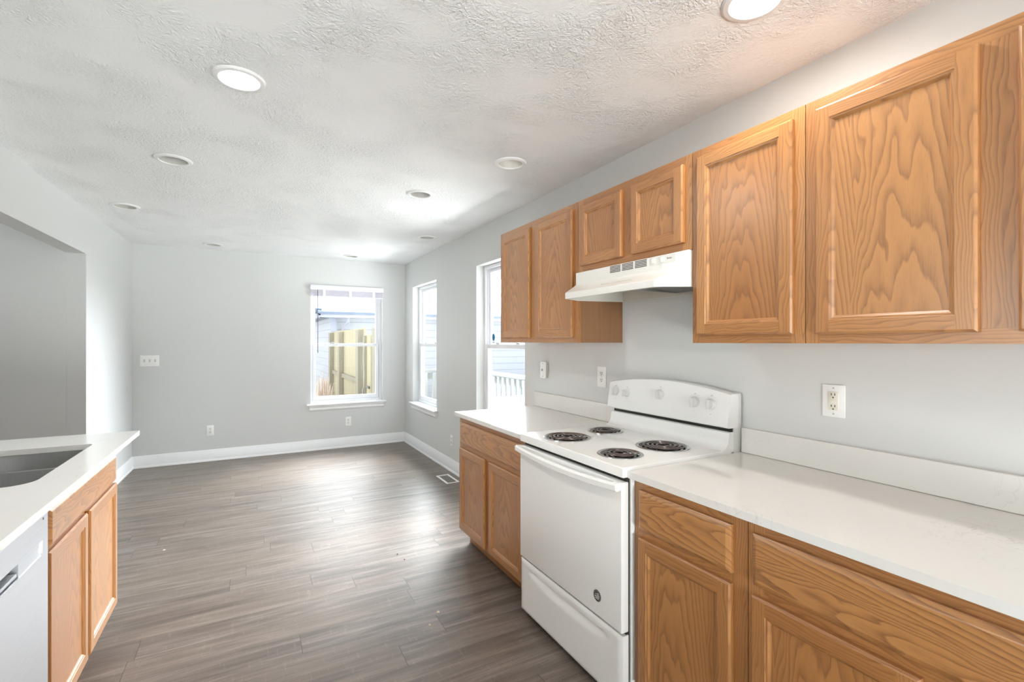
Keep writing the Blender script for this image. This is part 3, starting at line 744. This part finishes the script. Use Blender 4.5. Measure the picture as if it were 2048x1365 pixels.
# splash riser with rounded top and curved foot
bm = newbm()
pr = []
for k in range(9):
    a = PI/2*k/8; pr.append((1.795-.045*math.sin(a)*0-.045*(1-math.sin(a)), .912+.045*(1-math.cos(a))))
prof = [(1.735, .9115)] + [(1.735+.045*math.sin(PI/2*k/6), .9115+.045*(1-math.cos(PI/2*k/6))) for k in range(1, 7)] + [(1.782, .972), (1.786, .982), (1.795, .986), (1.83, .986), (1.83, .90), (1.735, .90)]
A = [bm.verts.new((x, SY_0+.002, z)) for x, z in prof]; B = [bm.verts.new((x, SY_1-.002, z)) for x, z in prof]
for i in range(len(prof)):
    bm.faces.new((A[i], A[(i+1) % len(prof)], B[(i+1) % len(prof)], B[i]))
bm.faces.new(A); bm.faces.new(B)
bmesh.ops.recalc_face_normals(bm, faces=bm.faces)
obj('splash_riser', bm, ENAMEL, t)
bm = newbm(); box(bm, 1.800, 1.835, SY_0+.006, SY_1-.006, .980, 1.010); obj('vent_slot', bm, BLACK, t)
# control panel: arched top, face leaning back a little
bm = newbm(); N = 24; f_, b_ = [], []
def top_z(s_): return 1.150 + .036*(1-(2*s_-1)**2)
rows = []
for i in range(N+1):
    s_ = i/N; y = SY_1+.016-.0165-(SY_1-SY_0)*s_ if False else SY_1+.012 - (SY_1-SY_0+.014)*s_
    zt = top_z(s_)
    rows.append([bm.verts.new(p) for p in ((1.776, y, 1.004), (1.768, y, 1.010), (1.7665, y, 1.020), (1.784, y, zt-.014), (1.789, y, zt-.004), (1.798, y, zt), (1.835, y, zt-.002), (1.838, y, zt-.010), (1.838, y, 1.004))])
for a, b in zip(rows, rows[1:]):
    for k in range(9): bm.faces.new((a[k], a[(k+1) % 9], b[(k+1) % 9], b[k]))
bm.faces.new(rows[0]); bm.faces.new(rows[-1])
es = [e for e in bm.edges if any(e in f.edges for f in (rows[0][0].link_faces)) and False]
cp = obj('control_panel', bm, ENAMEL, t)
bm = newbm(); box(bm, 1.812, 1.862, SY_0+.000, SY_1-.000, .50, 1.150, 0, .002, 1); obj('rear_housing', bm, flat('housing_white', (.70, .70, .68), .35), t)
def px(z): return 1.7665 + (z-1.020)/(1.136-1.020)*.0175
for i, (y, z, r) in enumerate([(2.037, 1.098, .0205), (1.950, 1.098, .0205), (1.712, 1.112, .0225), (1.503, 1.098, .0235), (1.413, 1.098, .0235)]):
    x = px(z)
    bm = newbm(); lathe(bm, [(r*1.15, 0), (r*1.15, -.003), (r, -.005), (r*.93, -.016), (r*.85, -.018), (.001, -.018)], (x, y, z), 32, 0, 'x', True, True)
    kb = obj('control_knob', bm, KNOBW, cp)
    bm = newbm(); box(bm, x-.032, x-.016, y-.0055, y+.0055, z-r*.92, z+r*.92, 0, .003, 2); obj('grip', bm, KNOBW, kb)
    # printed ticks round the knob
    bm = newbm()
    for q in range(14):
        a = math.radians(-120+q*240/13)+PI/2; rr = r*1.42
        box(bm, x-.0006, x+.004, y+rr*math.cos(a)-.0007, y+rr*math.cos(a)+.0007, z+rr*math.sin(a)-.0007, z+rr*math.sin(a)+.0007)
    box(bm, x-.0012, x+.004, y-.003, y+.003, z+r*1.62-.0012, z+r*1.62+.0012)
    obj('dial_marks', bm, LIGHTINK, cp)
    zz_ = z-r*1.85; bm = newbm(); box(bm, px(zz_)-.0008, px(zz_)+.004, y-.0025, y+.0025, zz_-.0015, zz_+.0015); obj('burner_mark', bm, LIGHTINK, cp)
for y, z in ((1.875, 1.128), (1.565, 1.128)):
    bm = newbm(); lathe(bm, [(.0030, 0), (.0026, -.0015), (.0006, -.002)], (px(z), y, z), 12, 0, 'x', True, True); obj('indicator_light', bm, flat('indicator_dark', (.08, .04, .03), .3), cp)
    text('SURFACE' if y > 1.7 else 'OVEN', .0055, (px(z+.012)-.0006, y, z+.012), ROT_R, LIGHTINK, cp, 'printed_caption')
text('AMANA', .0135, (px(1.060)-.0007, 1.724, 1.060), ROT_R, GREYINK, cp, 'brand_lettering', 1.9)
# burners
def burner(x, y, r, nm_):
    bm = newbm(); lathe(bm, [(r+.010, .9125), (r+.010, .9145), (r+.006, .9165), (r+.001, .9160), (r-.004, .9135)], (x, y, 0), 56, 0)
    lathe(bm, [(r-.004, .9135), (r-.012, .9128), (.002, .9126)], (x, y, 0), 56, 1, 'z', False, True)
    pan = obj('drip_pan', bm, [CHROME, flat('pan_dark', (.03, .03, .03), .15, .9)], ck)
    bm = newbm(); pts = []; turns = 3.9 if r > .1 else 2.9; n = int(turns*36); r0 = .018; r1 = r-.014
    for i in range(n+1):
        a = 2*PI*turns*i/n; rr = r0+(r1-r0)*i/n; pts.append((x+rr*math.cos(a), y+rr*math.sin(a), .9195))
    tube(bm, pts, .0046, 8)
    for v in bm.verts: v.co.z = .9185+(v.co.z-.9195)*.55
    obj('burner_coil', bm, COIL, pan)
    bm = newbm()
    for a in (PI/2, PI/2+2*PI/3, PI/2+4*PI/3):
        d = Vector((math.cos(a), math.sin(a), 0)); tube(bm, [Vector((x, y, .9150))+d*.012, Vector((x, y, .9150))+d*(r-.006)], .0018, 6)
    obj('coil_support', bm, CHROME, pan)
burner(1.338, 1.885, .104, 0); burner(1.612, 1.930, .083, 1); burner(1.592, 1.520, .106, 2); burner(1.330, 1.500, .084, 3)
# oven door
bm = newbm(); box(bm, 1.188, 1.224, SY_0+.004, SY_1-.004, .300, .856, 0, .008, 3); od = obj('oven_door', bm, ENAMEL, t)
bm = newbm(); rws = []
for i in range(21):
    s_ = i/20; y = SY_1-.006 - (SY_1-SY_0-.012)*s_; bow = .016*(1-(2*s_-1)**2)
    rws.append([(1.166-bow*.6, y, .826-bow*.9), (1.158-bow*.6, y, .832-bow*.9), (1.157-bow*.6, y, .850-bow*.8), (1.166-bow*.6, y, .857-bow*.8), (1.180-bow*.6, y, .855-bow*.8), (1.180-bow*.6, y, .828-bow*.9)])
R_ = [[bm.verts.new(p) for p in r_] for r_ in rws]
for a, b in zip(R_, R_[1:]):
    for k in range(6): bm.faces.new((a[k], a[(k+1) % 6], b[(k+1) % 6], b[k]))
bm.faces.new(R_[0]); bm.faces.new(R_[-1])
box(bm, 1.176, 1.190, SY_1-.036, SY_1-.008, .828, .856, 0, .002, 1); box(bm, 1.176, 1.190, SY_0+.008, SY_0+.036, .828, .856, 0, .002, 1)
obj('door_handle', bm, ENAMEL, od)
# badge
bz, by = .380, 1.470; xb = 1.1878
bm = newbm(); lathe(bm, [(.0225, .0), (.0225, -.0008), (.0215, -.0012), (.0005, -.0012)], (xb, by, bz), 36, 0, 'x', True, True)
bd = obj('round_badge', bm, flat('badge_grey', (.20, .19, .185), .4, .4), od)
bm = newbm(); lathe(bm, [(.0150, -.0012), (.0150, -.0015), (.0005, -.0015)], (xb, by, bz), 32, 0, 'x', True, True); obj('badge_disc', bm, flat('badge_dark', (.03, .028, .028), .4), bd)
bm = newbm()
for i in range(4):
    z = bz+.0095-i*.0065; half = math.sqrt(max(.0140**2-(z-bz)**2, 0))
    a = by-half; b = (by-.001) if i < 2 else by+half
    box(bm, xb-.0022, xb-.0014, a, b, z-.0014, z+.0014)
for yy, zz in ((.005, .008), (.009, .004), (.004, .002)): box(bm, xb-.0022, xb-.0014, by+yy-.0012, by+yy+.0012, bz+zz-.0012, bz+zz+.0012)
obj('badge_stripes', bm, PLATE, bd)
for i, chh in enumerate('MADE IN AMERICA'):
    if chh == ' ': continue
    a = math.radians(150-i*8.6*2.0)
    rt = Matrix.Rotation(a-PI/2, 4, 'Z')
    text(chh, .0050, (xb-.0014, by-.0187*math.cos(a), bz+.0187*math.sin(a)), ROT_R @ rt, BLACK, bd, 'badge_letter')
# storage drawer with a sculpted finger recess
bm = newbm(); XD = 1.190
ny, nz = 48, 26; y0, y1, z0, z1 = SY_0+.005, SY_1-.005, .034, .290; g = []
for i in range(ny+1):
    col_ = []
    for j in range(nz+1):
        u, v = i/ny, j/nz; x = XD
        hu = (u-.5)/.40
        if abs(hu) < 1:
            zc0, zc1 = .855, .855-.17*(1-hu*hu)**.5*1.0     # top line and arched bottom line of the scoop
            if v < zc0 and v > zc1: x = XD + .012*math.sin(PI*min(1, (zc0-v)/(zc0-zc1+1e-6)*.5+.5)) * (1-abs(hu)**6)
        ed_ = min(u*(y1-y0), (1-u)*(y1-y0), v*(z1-z0), (1-v)*(z1-z0))
        if ed_ < .006: x += .006*(1-ed_/.006)**2
        col_.append(bm.verts.new((x, y0+(y1-y0)*u, z0+(z1-z0)*v)))
    g.append(col_)
for i in range(ny):
    for j in range(nz): bm.faces.new((g[i][j], g[i+1][j], g[i+1][j+1], g[i][j+1]))
bx_ = [[bm.verts.new((1.222, y, z)) for z in (z0, z1)] for y in (y0, y1)]
def strip(loop, c0, c1):
    for a, b in zip(loop, loop[1:]):
        pass
bot = [g[i][0] for i in range(ny+1)]; top = [g[i][nz] for i in range(ny+1)]; lf = [g[0][j] for j in range(nz+1)]; rt_ = [g[ny][j] for j in range(nz+1)]
bm.faces.new(bot + [bx_[1][0], bx_[0][0]]); bm.faces.new(top + [bx_[1][1], bx_[0][1]])
bm.faces.new(lf + [bx_[0][1], bx_[0][0]]); bm.faces.new(rt_ + [bx_[1][1], bx_[1][0]])
bm.faces.new([bx_[0][0], bx_[1][0], bx_[1][1], bx_[0][1]])
obj('storage_drawer', bm, ENAMEL, t)

# ================================================================== range hood
t = thing('range_hood', 'cream white under-cabinet range hood above the cooker', 'range hood', (1.86, 1.703, 1.60))
HY0, HY1 = 1.326, 2.080; XH = 1.533
LY0, LY1 = 1.386, 2.002; XLIP = 1.408
bm = newbm()
V = lambda *p: bm.verts.new(p)
# outer shell: box part
a0, a1 = V(XH, HY0, 1.7425), V(XH, HY1, 1.7425); b0, b1 = V(XH, HY0, 1.678), V(XH, HY1, 1.678)
c0, c1 = V(XW-.002, HY0, 1.7425), V(XW-.002, HY1, 1.7425); d0, d1 = V(XW-.002, HY0, 1.600), V(XW-.002, HY1, 1.600)
l0, l1 = V(XLIP, LY0, 1.622), V(XLIP, LY1, 1.622); m0, m1 = V(XLIP, LY0, 1.592), V(XLIP, LY1, 1.592)
e0, e1 = V(XH+.01, HY0, 1.594), V(XH+.01, HY1, 1.594)
for q in ((a0, a1, b1, b0), (a0, c0, c1, a1), (b0, b1, l1, l0), (l0, l1, m1, m0), (c0, d0, d1, c1)): bm.faces.new(q)
for s0 in ((a0, b0, l0, m0, e0, d0, c0), (a1, b1, l1, m1, e1, d1, c1)):
    a_, b_, l_, m_, e_, dd_, cc_ = s0
    bm.faces.new((a_, b_, e_, dd_, cc_)); bm.faces.new((b_, l_, m_)); bm.faces.new((b_, m_, e_))
bmesh.ops.recalc_face_normals(bm, faces=bm.faces)
es = [e for e in bm.edges if len(e.link_faces) == 2 and e.calc_face_angle(0) > .3]
bmesh.ops.bevel(bm, geom=es, offset=.005, segments=3, profile=.6, affect='EDGES')
hs = obj('hood_shell', bm, HOODW, t)
# inner cavity (open underside): side liners, slanted ceiling, lip returns
bm = newbm()
zi = 1.655
pi = [(XLIP+.008, LY0+.008), (XLIP+.008, LY1-.008), (XH+.012, HY1-.008), (XW-.010, HY1-.008), (XW-.010, HY0+.008), (XH+.012, HY0+.008)]
zb = [1.5935, 1.5935, 1.5955, 1.601, 1.601, 1.5955]; zt = [1.615, 1.615, zi, zi, zi, zi]
lo = [bm.verts.new((*p, z)) for p, z in zip(pi, zb)]; hi = [bm.verts.new((*p, z)) for p, z in zip(pi, zt)]
for i in range(6): bm.faces.new((lo[i], lo[(i+1) % 6], hi[(i+1) % 6], hi[i]))
bm.faces.new((hi[0], hi[1], hi[2], hi[5])); bm.faces.new((hi[2], hi[3], hi[4], hi[5]))
obj('hood_liner', bm, HOODIN, t)
bm = newbm(); box(bm, 1.56, 1.83, 1.36, 1.66, 1.628, 1.634, 0)
for v in bm.verts: v.co.z += (v.co.x-1.56)*-.05
ff = obj('grease_filter', bm, FILTER, t)
bm = newbm()
for a in ((1.55, 1.565, 1.35, 1.67), (1.825, 1.84, 1.35, 1.67), (1.565, 1.825, 1.35, 1.362), (1.565, 1.825, 1.658, 1.67)): box(bm, a[0], a[1], a[2], a[3], 1.612, 1.640, 0)
obj('filter_frame', bm, flat('filter_rim', (.5, .49, .46), .35, .7), ff)
for k in range(3):                       # three groups of five louvre slots
    bm = newbm(); yb = 1.800-k*.0855
    for j in range(5): box(bm, XH-.0008, XH+.001, yb-.074, yb, 1.7075+j*.0068, 1.7110+j*.0068)
    obj('vent_louvre', bm, flat('louvre_dark', (.06, .055, .05), .6) if k == 0 else bpy.data.materials['louvre_dark'], hs)
bm = newbm(); box(bm, XH-.0010, XH+.001, 1.393, 1.538, 1.704, 1.739, 0, .0004, 1); pl = obj('switch_plate', bm, flat('switch_panel', (.70, .69, .66), .3), hs)
for y in (1.513, 1.462):
    bm = newbm(); box(bm, XH-.006, XH-.0008, y-.010, y+.010, 1.711, 1.733, 0, .002, 2); obj('rocker_switch', bm, HOODW, pl)
text('Broan', .0105, (XH-.0013, 1.425, 1.724), ROT_R, GREYINK, pl, 'brand_lettering')
bm = newbm()
for k in range(3):
    yb = 1.770-k*.072; p = .62
    zz = 1.678-(1.678-1.622)*p; xx = XH-(XH-XLIP)*p
    box(bm, xx-.0042, xx+.001, yb-.062, yb, zz-.001, zz+.0018)
obj('embossed_line', bm, flat('emboss', (.66, .63, .58), .5), hs)

# ================================================================== electrical plates
def duplex(label, f, grp=None, w_=.070, h_=.115, dp=.005, kind='duplex'):
    """f(a, b, n) -> world, centred"""
    c = f(0, 0, 0); t = thing('wall_outlet' if kind != 'switch' else 'light_switch', label, 'outlet' if kind != 'switch' else 'light switch', c, grp)
    def B(bm, a0, a1, b0, b1, n0, n1, bev=0):
        p, q = f(a0, b0, n0), f(a1, b1, n1); box(bm, p[0], q[0], p[1], q[1], p[2], q[2], 0, bev, 2)
    bm = newbm(); B(bm, -w_/2, w_/2, -h_/2, h_/2, .0008, dp, .002); pt = obj('cover_plate', bm, PLATE, t)
    if kind == 'gfci':
        bm = newbm(); B(bm, -.0165, .0165, -.0335, .0335, dp-.001, dp+.0025, .001); r = obj('receptacle', bm, CREAM, pt)
        cs = ((0, .020), (0, -.022)); extra = True
    else:
        cs = ((0, .0195), (0, -.0195)); extra = False; r = None
    for a, b in cs:
        if not extra:
            bm = newbm(); B(bm, -.015, .015, b-.013, b+.013, dp-.001, dp+.002, .0015); r = obj('receptacle', bm, flat('recept_white', (.80, .79, .76), .3) if 'recept_white' not in bpy.data.materials else bpy.data.materials['recept_white'], pt)
        bm = newbm(); n0, n1 = dp+.0015, dp+.0030
        B(bm, -.0072, -.0048, b-.000, b+.0085, n0, n1); B(bm, .0048, .0072, b-.000, b+.0085, n0, n1); B(bm, -.0022, .0022, b-.0095, b-.0050, n0, n1)
        obj('socket_slots', bm, BLACK, r)
    if kind == 'gfci':
        bm = newbm(); B(bm, -.007, .007, -.0055, .0035, dp+.0020, dp+.0035, .0005); obj('test_button', bm, CREAM, r)
    for b in ((-.047, .047) if kind == 'gfci' else (0,)):
        bm = newbm(); B(bm, -.0025, .0025, b-.0025, b+.0025, dp-.0005, dp+.0008); obj('plate_screw', bm, LIGHTINK, pt)
    return t
def gR(y, z): return lambda a, b, n: (XW-n, y-a, z+b)
def gF(x, z): return lambda a, b, n: (x+a, YF-n, z+b)
duplex('white wall outlet with cream rectangular receptacle above the long worktop', gR(.957, 1.157), w_=.077, h_=.118, kind='gfci')
duplex('white wall outlet just left of the cooker control panel', gR(2.266, 1.160), w_=.080, h_=.125)
duplex('white low wall outlet on the right wall beside the base cabinet', gR(4.72, .327))
duplex('white low wall outlet directly below the far window', gF(1.117, .335))
duplex('white low wall outlet left of centre on the far wall', gF(-.407, .352))
# toggle switch on a raised box near the small window
t = thing('light_switch', 'single white toggle switch standing off the wall above the short worktop', 'light switch', (XW, 2.885, 1.17))
bm = newbm(); box(bm, XW-.026, XW-.0005, 2.862, 2.908, 1.116, 1.226, 0, .002, 1); obj('switch_box', bm, flat('switch_box', (.55, .53, .48), .4), t)
bm = newbm(); box(bm, XW-.033, XW-.0262, 2.850, 2.918, 1.113, 1.229, 0, .003, 2); pt = obj('cover_plate', bm, PLATE, t)
bm = newbm(); box(bm, XW-.045, XW-.032, 2.881, 2.889, 1.163, 1.180, 0, .002, 1); obj('toggle', bm, LIGHTINK, pt)
bm = newbm()
for z in (1.125, 1.217):
    bm = newbm(); box(bm, XW-.0336, XW-.0325, 2.881, 2.887, z-.0028, z+.0028); obj('plate_screw', bm, GREYINK, pt)
# three gang plate on far wall
t = thing('light_switch', 'white plate with three toggle switches at the left of the far wall', 'light switch', (-.968, YF, 1.165))
bm = newbm(); box(bm, -1.053, -.883, YF-.006, YF-.0005, 1.104, 1.225, 0, .002, 2); pt = obj('cover_plate', bm, PLATE, t)
for x in (-1.016, -.968, -.920):
    bm = newbm(); box(bm, x-.005, x+.005, YF-.016, YF-.005, 1.156, 1.178, 0, .002, 1); obj('toggle', bm, flat('toggle_grey', (.6, .6, .6), .3) if 'toggle_grey' not in bpy.data.materials else bpy.data.materials['toggle_grey'], pt)
    bm = newbm(); box(bm, x-.0065, x+.0065, YF-.0068, YF-.0055, 1.152, 1.180); obj('toggle_slot', bm, LIGHTINK, pt)

# specks left lying on the floor
def chip(x, y, r, m_, nm, label, cat, grp):
    bm = newbm(); rr = random.Random(int(x*1000)); n = 7
    lo_ = [bm.verts.new((x+r*rr.uniform(.6, 1.1)*math.cos(2*PI*k/n), y+r*rr.uniform(.6, 1.1)*math.sin(2*PI*k/n), .0004)) for k in range(n)]
    hi_ = [bm.verts.new((v.co.x*.5+x*.5, v.co.y*.5+y*.5, .0045+.001*rr.random())) for v in lo_]
    bm.faces.new(lo_); bm.faces.new(hi_)
    for k in range(n): bm.faces.new((lo_[k], lo_[(k+1) % n], hi_[(k+1) % n], hi_[k]))
    tag(obj(nm, bm, m_), label, cat, grp)
CHIPM = flat('chip_pale', (.62, .52, .42), .7); CRUMBM = flat('crumb_brown', (.09, .04, .025), .7)
for x, y in [(0.835, 2.298), (0.761, 2.212), (1.267, 3.656), (-0.5, 3.85)]: chip(x, y, .010, CHIPM, 'paint_chip', 'tiny pale chip lying on the dark plank floor', 'paint chip', 'pale chips on the floor')
for x, y in [(0.83, 3.047), (0.849, 2.953)]: chip(x, y, .006, CRUMBM, 'crumb', 'tiny brown crumb lying near the middle of the plank floor', 'crumb', 'brown crumbs on the floor')

# floor register
t = thing('floor_register', 'white rimmed floor register beside the right baseboard', 'floor vent', (1.722, 4.47, 0))
x0, x1, y0, y1 = 1.655, 1.790, 4.318, 4.622
bm = newbm()
for a in ((x0, x0+.022, y0, y1), (x1-.022, x1, y0, y1), (x0+.022, x1-.022, y0, y0+.022), (x0+.022, x1-.022, y1-.022, y1)): box(bm, a[0], a[1], a[2], a[3], .0005, .007, 0, .002, 1)
obj('rim', bm, TRIMW, t)
bm = newbm(); box(bm, x0+.022, x1-.022, y0+.022, y1-.022, .0003, .0015); obj('duct_opening', bm, DARK, t)
bm = newbm()
for i in range(20):
    y = y0+.030+i*.0128; box(bm, x0+.022, x1-.022, y, y+.005, .0016, .005)
obj('louvres', bm, flat('register_louvre', (.30, .29, .26), .5), t)

# ================================================================== ceiling lights
REFL = flat('reflector_white', (.50, .49, .46), .4); LT = flat('trim_ring_white', (.80, .80, .80), .35)
DIFF = glow('lamp_diffuser', (1.0, .95, .88), LAMP); DIFF2 = glow('lamp_diffuser_dimmer', (1.0, .95, .88), LAMP*.72); BULB = glow('bulb_glow', (1.0, .93, .82), 2.2)
lab = {0: 'lit white recessed ceiling light over the middle of the floor', 1: 'lit white recessed ceiling light at the top edge near the cabinets', 2: 'unlit recessed ceiling light, second of the left row behind the lit one',
       3: 'recessed ceiling light with its bulb showing, nearest the wall cabinets', 4: 'unlit recessed ceiling light between the bulb light and the far window', 5: 'unlit recessed ceiling light beside the left wall',
       6: 'unlit recessed ceiling light beside the right wall near the windows', 7: 'unlit recessed ceiling light close to the far wall, on the left', 8: 'unlit recessed ceiling light close to the far wall above its window',
       9: 'unlit recessed ceiling light above the camera', 10: 'unlit recessed ceiling light behind the camera by the cabinets', 11: 'unlit recessed ceiling light behind the camera by the added glazed door', 12: 'unlit recessed ceiling light in the adjoining room'}
for i, (x, y, s_) in enumerate(LIGHTS):
    t = thing('ceiling_light', lab[i], 'ceiling light', (x, y, HC), 'recessed lights in the ceiling')
    bm = newbm(); lathe(bm, [(.070, -.0005), (.070, -.006), (.074, -.010), (.090, -.008), (.096, -.003), (.096, -.0005)], (x, y, HC), 48); obj('trim_ring', bm, LT, t)
    if s_ == 'panel':
        bm = newbm(); lathe(bm, [(.0705, -.008), (.069, -.009), (.035, -.0095), (.0008, -.0095)], (x, y, HC), 48, 0, 'z', False, True); obj('diffuser', bm, DIFF2 if i == 1 else DIFF, t)
        bm = newbm(); lathe(bm, [(.0715, -.004), (.0715, .03), (.001, .03)], (x, y, HC), 48, 0, 'z', False, True); obj('housing', bm, REFL, t)
    else:
        bm = newbm(); lathe(bm, [(.0700, -.005), (.066, .030), (.056, .080), (.042, .100), (.001, .102)], (x, y, HC), 48, 0, 'z', False, True); obj('reflector', bm, REFL, t)
        zz = HC+.055 if s_ == 'bulb' else HC+.06
        bm = newbm(); lathe(bm, [(.001, 0), (.016, .003), (.028, .012), (.030, .024), (.022, .040), (.015, .062)], (x, y, zz-.0), 24, 0, 'z', True, True)
        obj('bulb', bm, BULB if s_ == 'bulb' else flat('bulb_off', (.75, .75, .73), .3) if 'bulb_off' not in bpy.data.materials else (BULB if s_ == 'bulb' else bpy.data.materials['bulb_off']), t)

# ================================================================== outside
bm = newbm(); box(bm, -25, 30, -20, 45, -.36, -.31); struct('ground', bm, GROUND, 'pale gravelly ground outside the windows', base=(0, 0, -.36))
# neighbouring house behind the fence
t = thing('neighbouring_house', 'pale sided neighbouring house seen beyond the fence', 'house', (8, 16, -.31))
bm = newbm(); box(bm, 1.85, 24, 13.22, 21, -.31, 2.02); obj('siding_wall', bm, SIDING, t)
bm = newbm(); box(bm, 1.84, 1.99, 13.19, 13.24, -.31, 2.00); obj('corner_board', bm, HOUSEW, t)
bm = newbm(); box(bm, 1.55, 24.4, 12.85, 21.3, 2.01, 2.05); obj('soffit', bm, HOUSEW, t)
bm = newbm(); box(bm, 1.55, 24.4, 12.80, 12.90, 1.99, 2.10, 0, .02, 2); obj('gutter', bm, HOUSEW, t)
bm = newbm()
P = [(1.5, 12.75, 2.08), (24.4, 12.75, 2.08), (24.4, 14.2, 2.21), (1.5, 14.2, 2.21), (1.5, 12.75, 2.14), (24.4, 12.75, 2.14), (24.4, 14.2, 2.27), (1.5, 14.2, 2.27)]
vv = [bm.verts.new(p) for p in P]
for q in ((0,3,2,1),(4,5,6,7),(0,1,5,4),(1,2,6,5),(2,3,7,6),(3,0,4,7)): bm.faces.new([vv[i] for i in q])
obj('roof', bm, ROOF, t)
bm = newbm()
P = [(1.45, 13.2, 2.10), (1.62, 13.2, 2.10), (1.62, 17.5, 3.05), (1.45, 17.5, 3.05)]
vv = [bm.verts.new(p) for p in P] + [bm.verts.new((p[0], p[1], p[2]+.14)) for p in P]
for q in ((0,3,2,1),(4,5,6,7),(0,1,5,4),(1,2,6,5),(2,3,7,6),(3,0,4,7)): bm.faces.new([vv[i] for i in q])
obj('rake_board', bm, ROOF, t)
bm = newbm(); P = [(1.62, 13.4), (1.62, 17.5)]
vv = [bm.verts.new(p) for p in ((1.60, 13.3, 2.0), (1.60, 17.5, 2.0), (1.60, 17.5, 3.02), (1.70, 13.3, 2.0), (1.70, 17.5, 2.0), (1.70, 17.5, 3.02))]
for q in ((0,1,2),(3,5,4),(0,3,4,1),(1,4,5,2),(0,2,5,3)): bm.faces.new([vv[i] for i in q])
obj('gable_wall', bm, HOUSEW, t)
bm = newbm(); tube(bm, [(2.22, 12.84, 2.02), (2.22, 12.86, 1.90), (2.10, 13.1, 1.72), (2.08, 13.15, 1.60), (2.08, 13.15, -.2)], .04, 8); obj('downspout', bm, HOUSEW, t)
# fence running away from the far wall, gate included
t = thing('wooden_fence', 'weathered board fence running out past the far window', 'fence', (1.8, 10, -.31))
bm = newbm(); box(bm, 1.845, 1.865, 8.965, 13.15, -.25, 1.63); box(bm, 1.845, 1.865, 6.70, 8.22, -.25, 1.63); obj('board_panel', bm, FENCE, t)
for a, b in ((12.55, 13.10), (11.15, 11.60), (8.98, 9.50), (7.60, 8.10)):
    w_ = min(.16, b-a); m_ = (a+b)/2
    bm = newbm(); box(bm, 1.745, 1.845, m_-.12 if b-a > .5 else m_-.11, m_+.12 if b-a > .5 else m_+.11, -.309, 1.60); obj('post', bm, TIMBER, t)
for a, b in ((9.6, 13.0), (6.75, 8.1)):
    for z in (-.05, .57):
        bm = newbm(); box(bm, 1.80, 1.845, a, b, z, z+.09); obj('rail', bm, TIMBER, t)
t = thing('garden_gate', 'narrow board gate with a latch set in the fence', 'gate', (1.83, 8.6, -.27))
bm = newbm(); box(bm, 1.845, 1.865, 8.26, 8.95, -.27, 1.50); obj('board_panel', bm, FENCE, t)
bm = newbm(); box(bm, 1.80, 1.844, 8.84, 8.94, -.26, 1.48); box(bm, 1.80, 1.844, 8.27, 8.33, -.26, 1.48)
vv = [bm.verts.new(p) for p in ((1.80, 8.75, -.2), (1.80, 8.84, -.2), (1.80, 8.40, .50), (1.80, 8.33, .50), (1.843, 8.75, -.2), (1.843, 8.84, -.2), (1.843, 8.40, .50), (1.843, 8.33, .50))]
for q in ((0,1,2,3),(4,7,6,5),(0,4,5,1),(1,5,6,2),(2,6,7,3),(3,7,4,0)): bm.faces.new([vv[i] for i in q])
obj('gate_brace', bm, TIMBER, t)
bm = newbm(); box(bm, 1.785, 1.80, 8.38, 8.62, .56, .60); obj('latch', bm, BLACK, t)
bm = newbm(); box(bm, 1.785, 1.80, 8.88, 8.96, .30, .52); obj('hinge', bm, GREYINK, t)
# dried ornamental grass clump
bm = newbm(); rnd = random.Random(3)
for i in range(170):
    a = rnd.uniform(0, 2*PI); r0 = rnd.uniform(0, .12); r1 = r0+rnd.uniform(.02, .30)*rnd.random(); h = rnd.uniform(.5, 1.12)*(1-.9*(r1-.02))
    p0 = Vector((1.24+r0*math.cos(a), 10.0+r0*math.sin(a), -.31)); p1 = Vector((1.24+r1*math.cos(a), 10.0+r1*math.sin(a), -.31+h))
    tube(bm, [p0, (p0+p1)/2+Vector((0, 0, h*.08)), p1], [.010, .012, .003], 4)
tag(obj('dried_grass_clump', bm, m_timber('dry_grass', (.40, .30, .24), (.58, .50, .44)), base=(1.24, 10, -.31)), 'dried brown ornamental grass clump outside the far window', 'plant')
# deck with railing outside the right wall
bm = newbm(); box(bm, XW+WT+.002, 2.95, 2.2, 6.9, -.14, -.05); struct('deck', bm, flat('deck_boards', (.26, .26, .25), .8), 'pale wooden deck outside the right hand windows')
for o_ in (bpy.data.objects['deck'],): pass
t = thing('deck_railing', 'grey wooden deck railing outside the right hand windows', 'railing', (2.8, 4.4, -.05))
bm = newbm(); box(bm, 2.74, 2.83, 2.3, 6.8, .940, .978, 0, .004, 1); obj('top_rail', bm, RAILW, t)
bm = newbm(); box(bm, 2.765, 2.805, 2.3, 6.8, .840, .925, 0, .003, 1); box(bm, 2.765, 2.805, 2.3, 6.8, .02, .10, 0, .003, 1); obj('sub_rail', bm, RAILW, t)
for i in range(34):
    y = 2.38+i*.128; bm = newbm(); box(bm, 2.735, 2.764, y, y+.052, -.0, .930); obj('baluster', bm, RAILW, t)
for y in (2.3, 4.55, 6.75):
    bm = newbm(); box(bm, 2.765, 2.855, y-.09, y, -.049, .939); obj('post', bm, RAILW, t)
# second run of railing that returns to the house
t = thing('deck_railing', 'grey railing return at the far end of the deck beyond the corner window', 'railing', (2.4, 6.8, -.05))
bm = newbm(); box(bm, 2.05, 2.73, 6.72, 6.80, .930, .968, 0, .004, 1); obj('top_rail', bm, RAILW, t)
bm = newbm(); box(bm, 2.05, 2.73, 6.74, 6.78, .83, .915); obj('sub_rail', bm, RAILW, t)
for i in range(5):
    x = 2.10+i*.125; bm = newbm(); box(bm, x, x+.05, 6.70, 6.735, -.049, .92); obj('baluster', bm, RAILW, t)
# porch roof over the deck
bm = newbm(); box(bm, 3.02, 3.16, 2.2, 7.6, 2.28, 2.48); struct('trim_2', bm, flat('porch_soffit', (.40, .46, .55), .7))
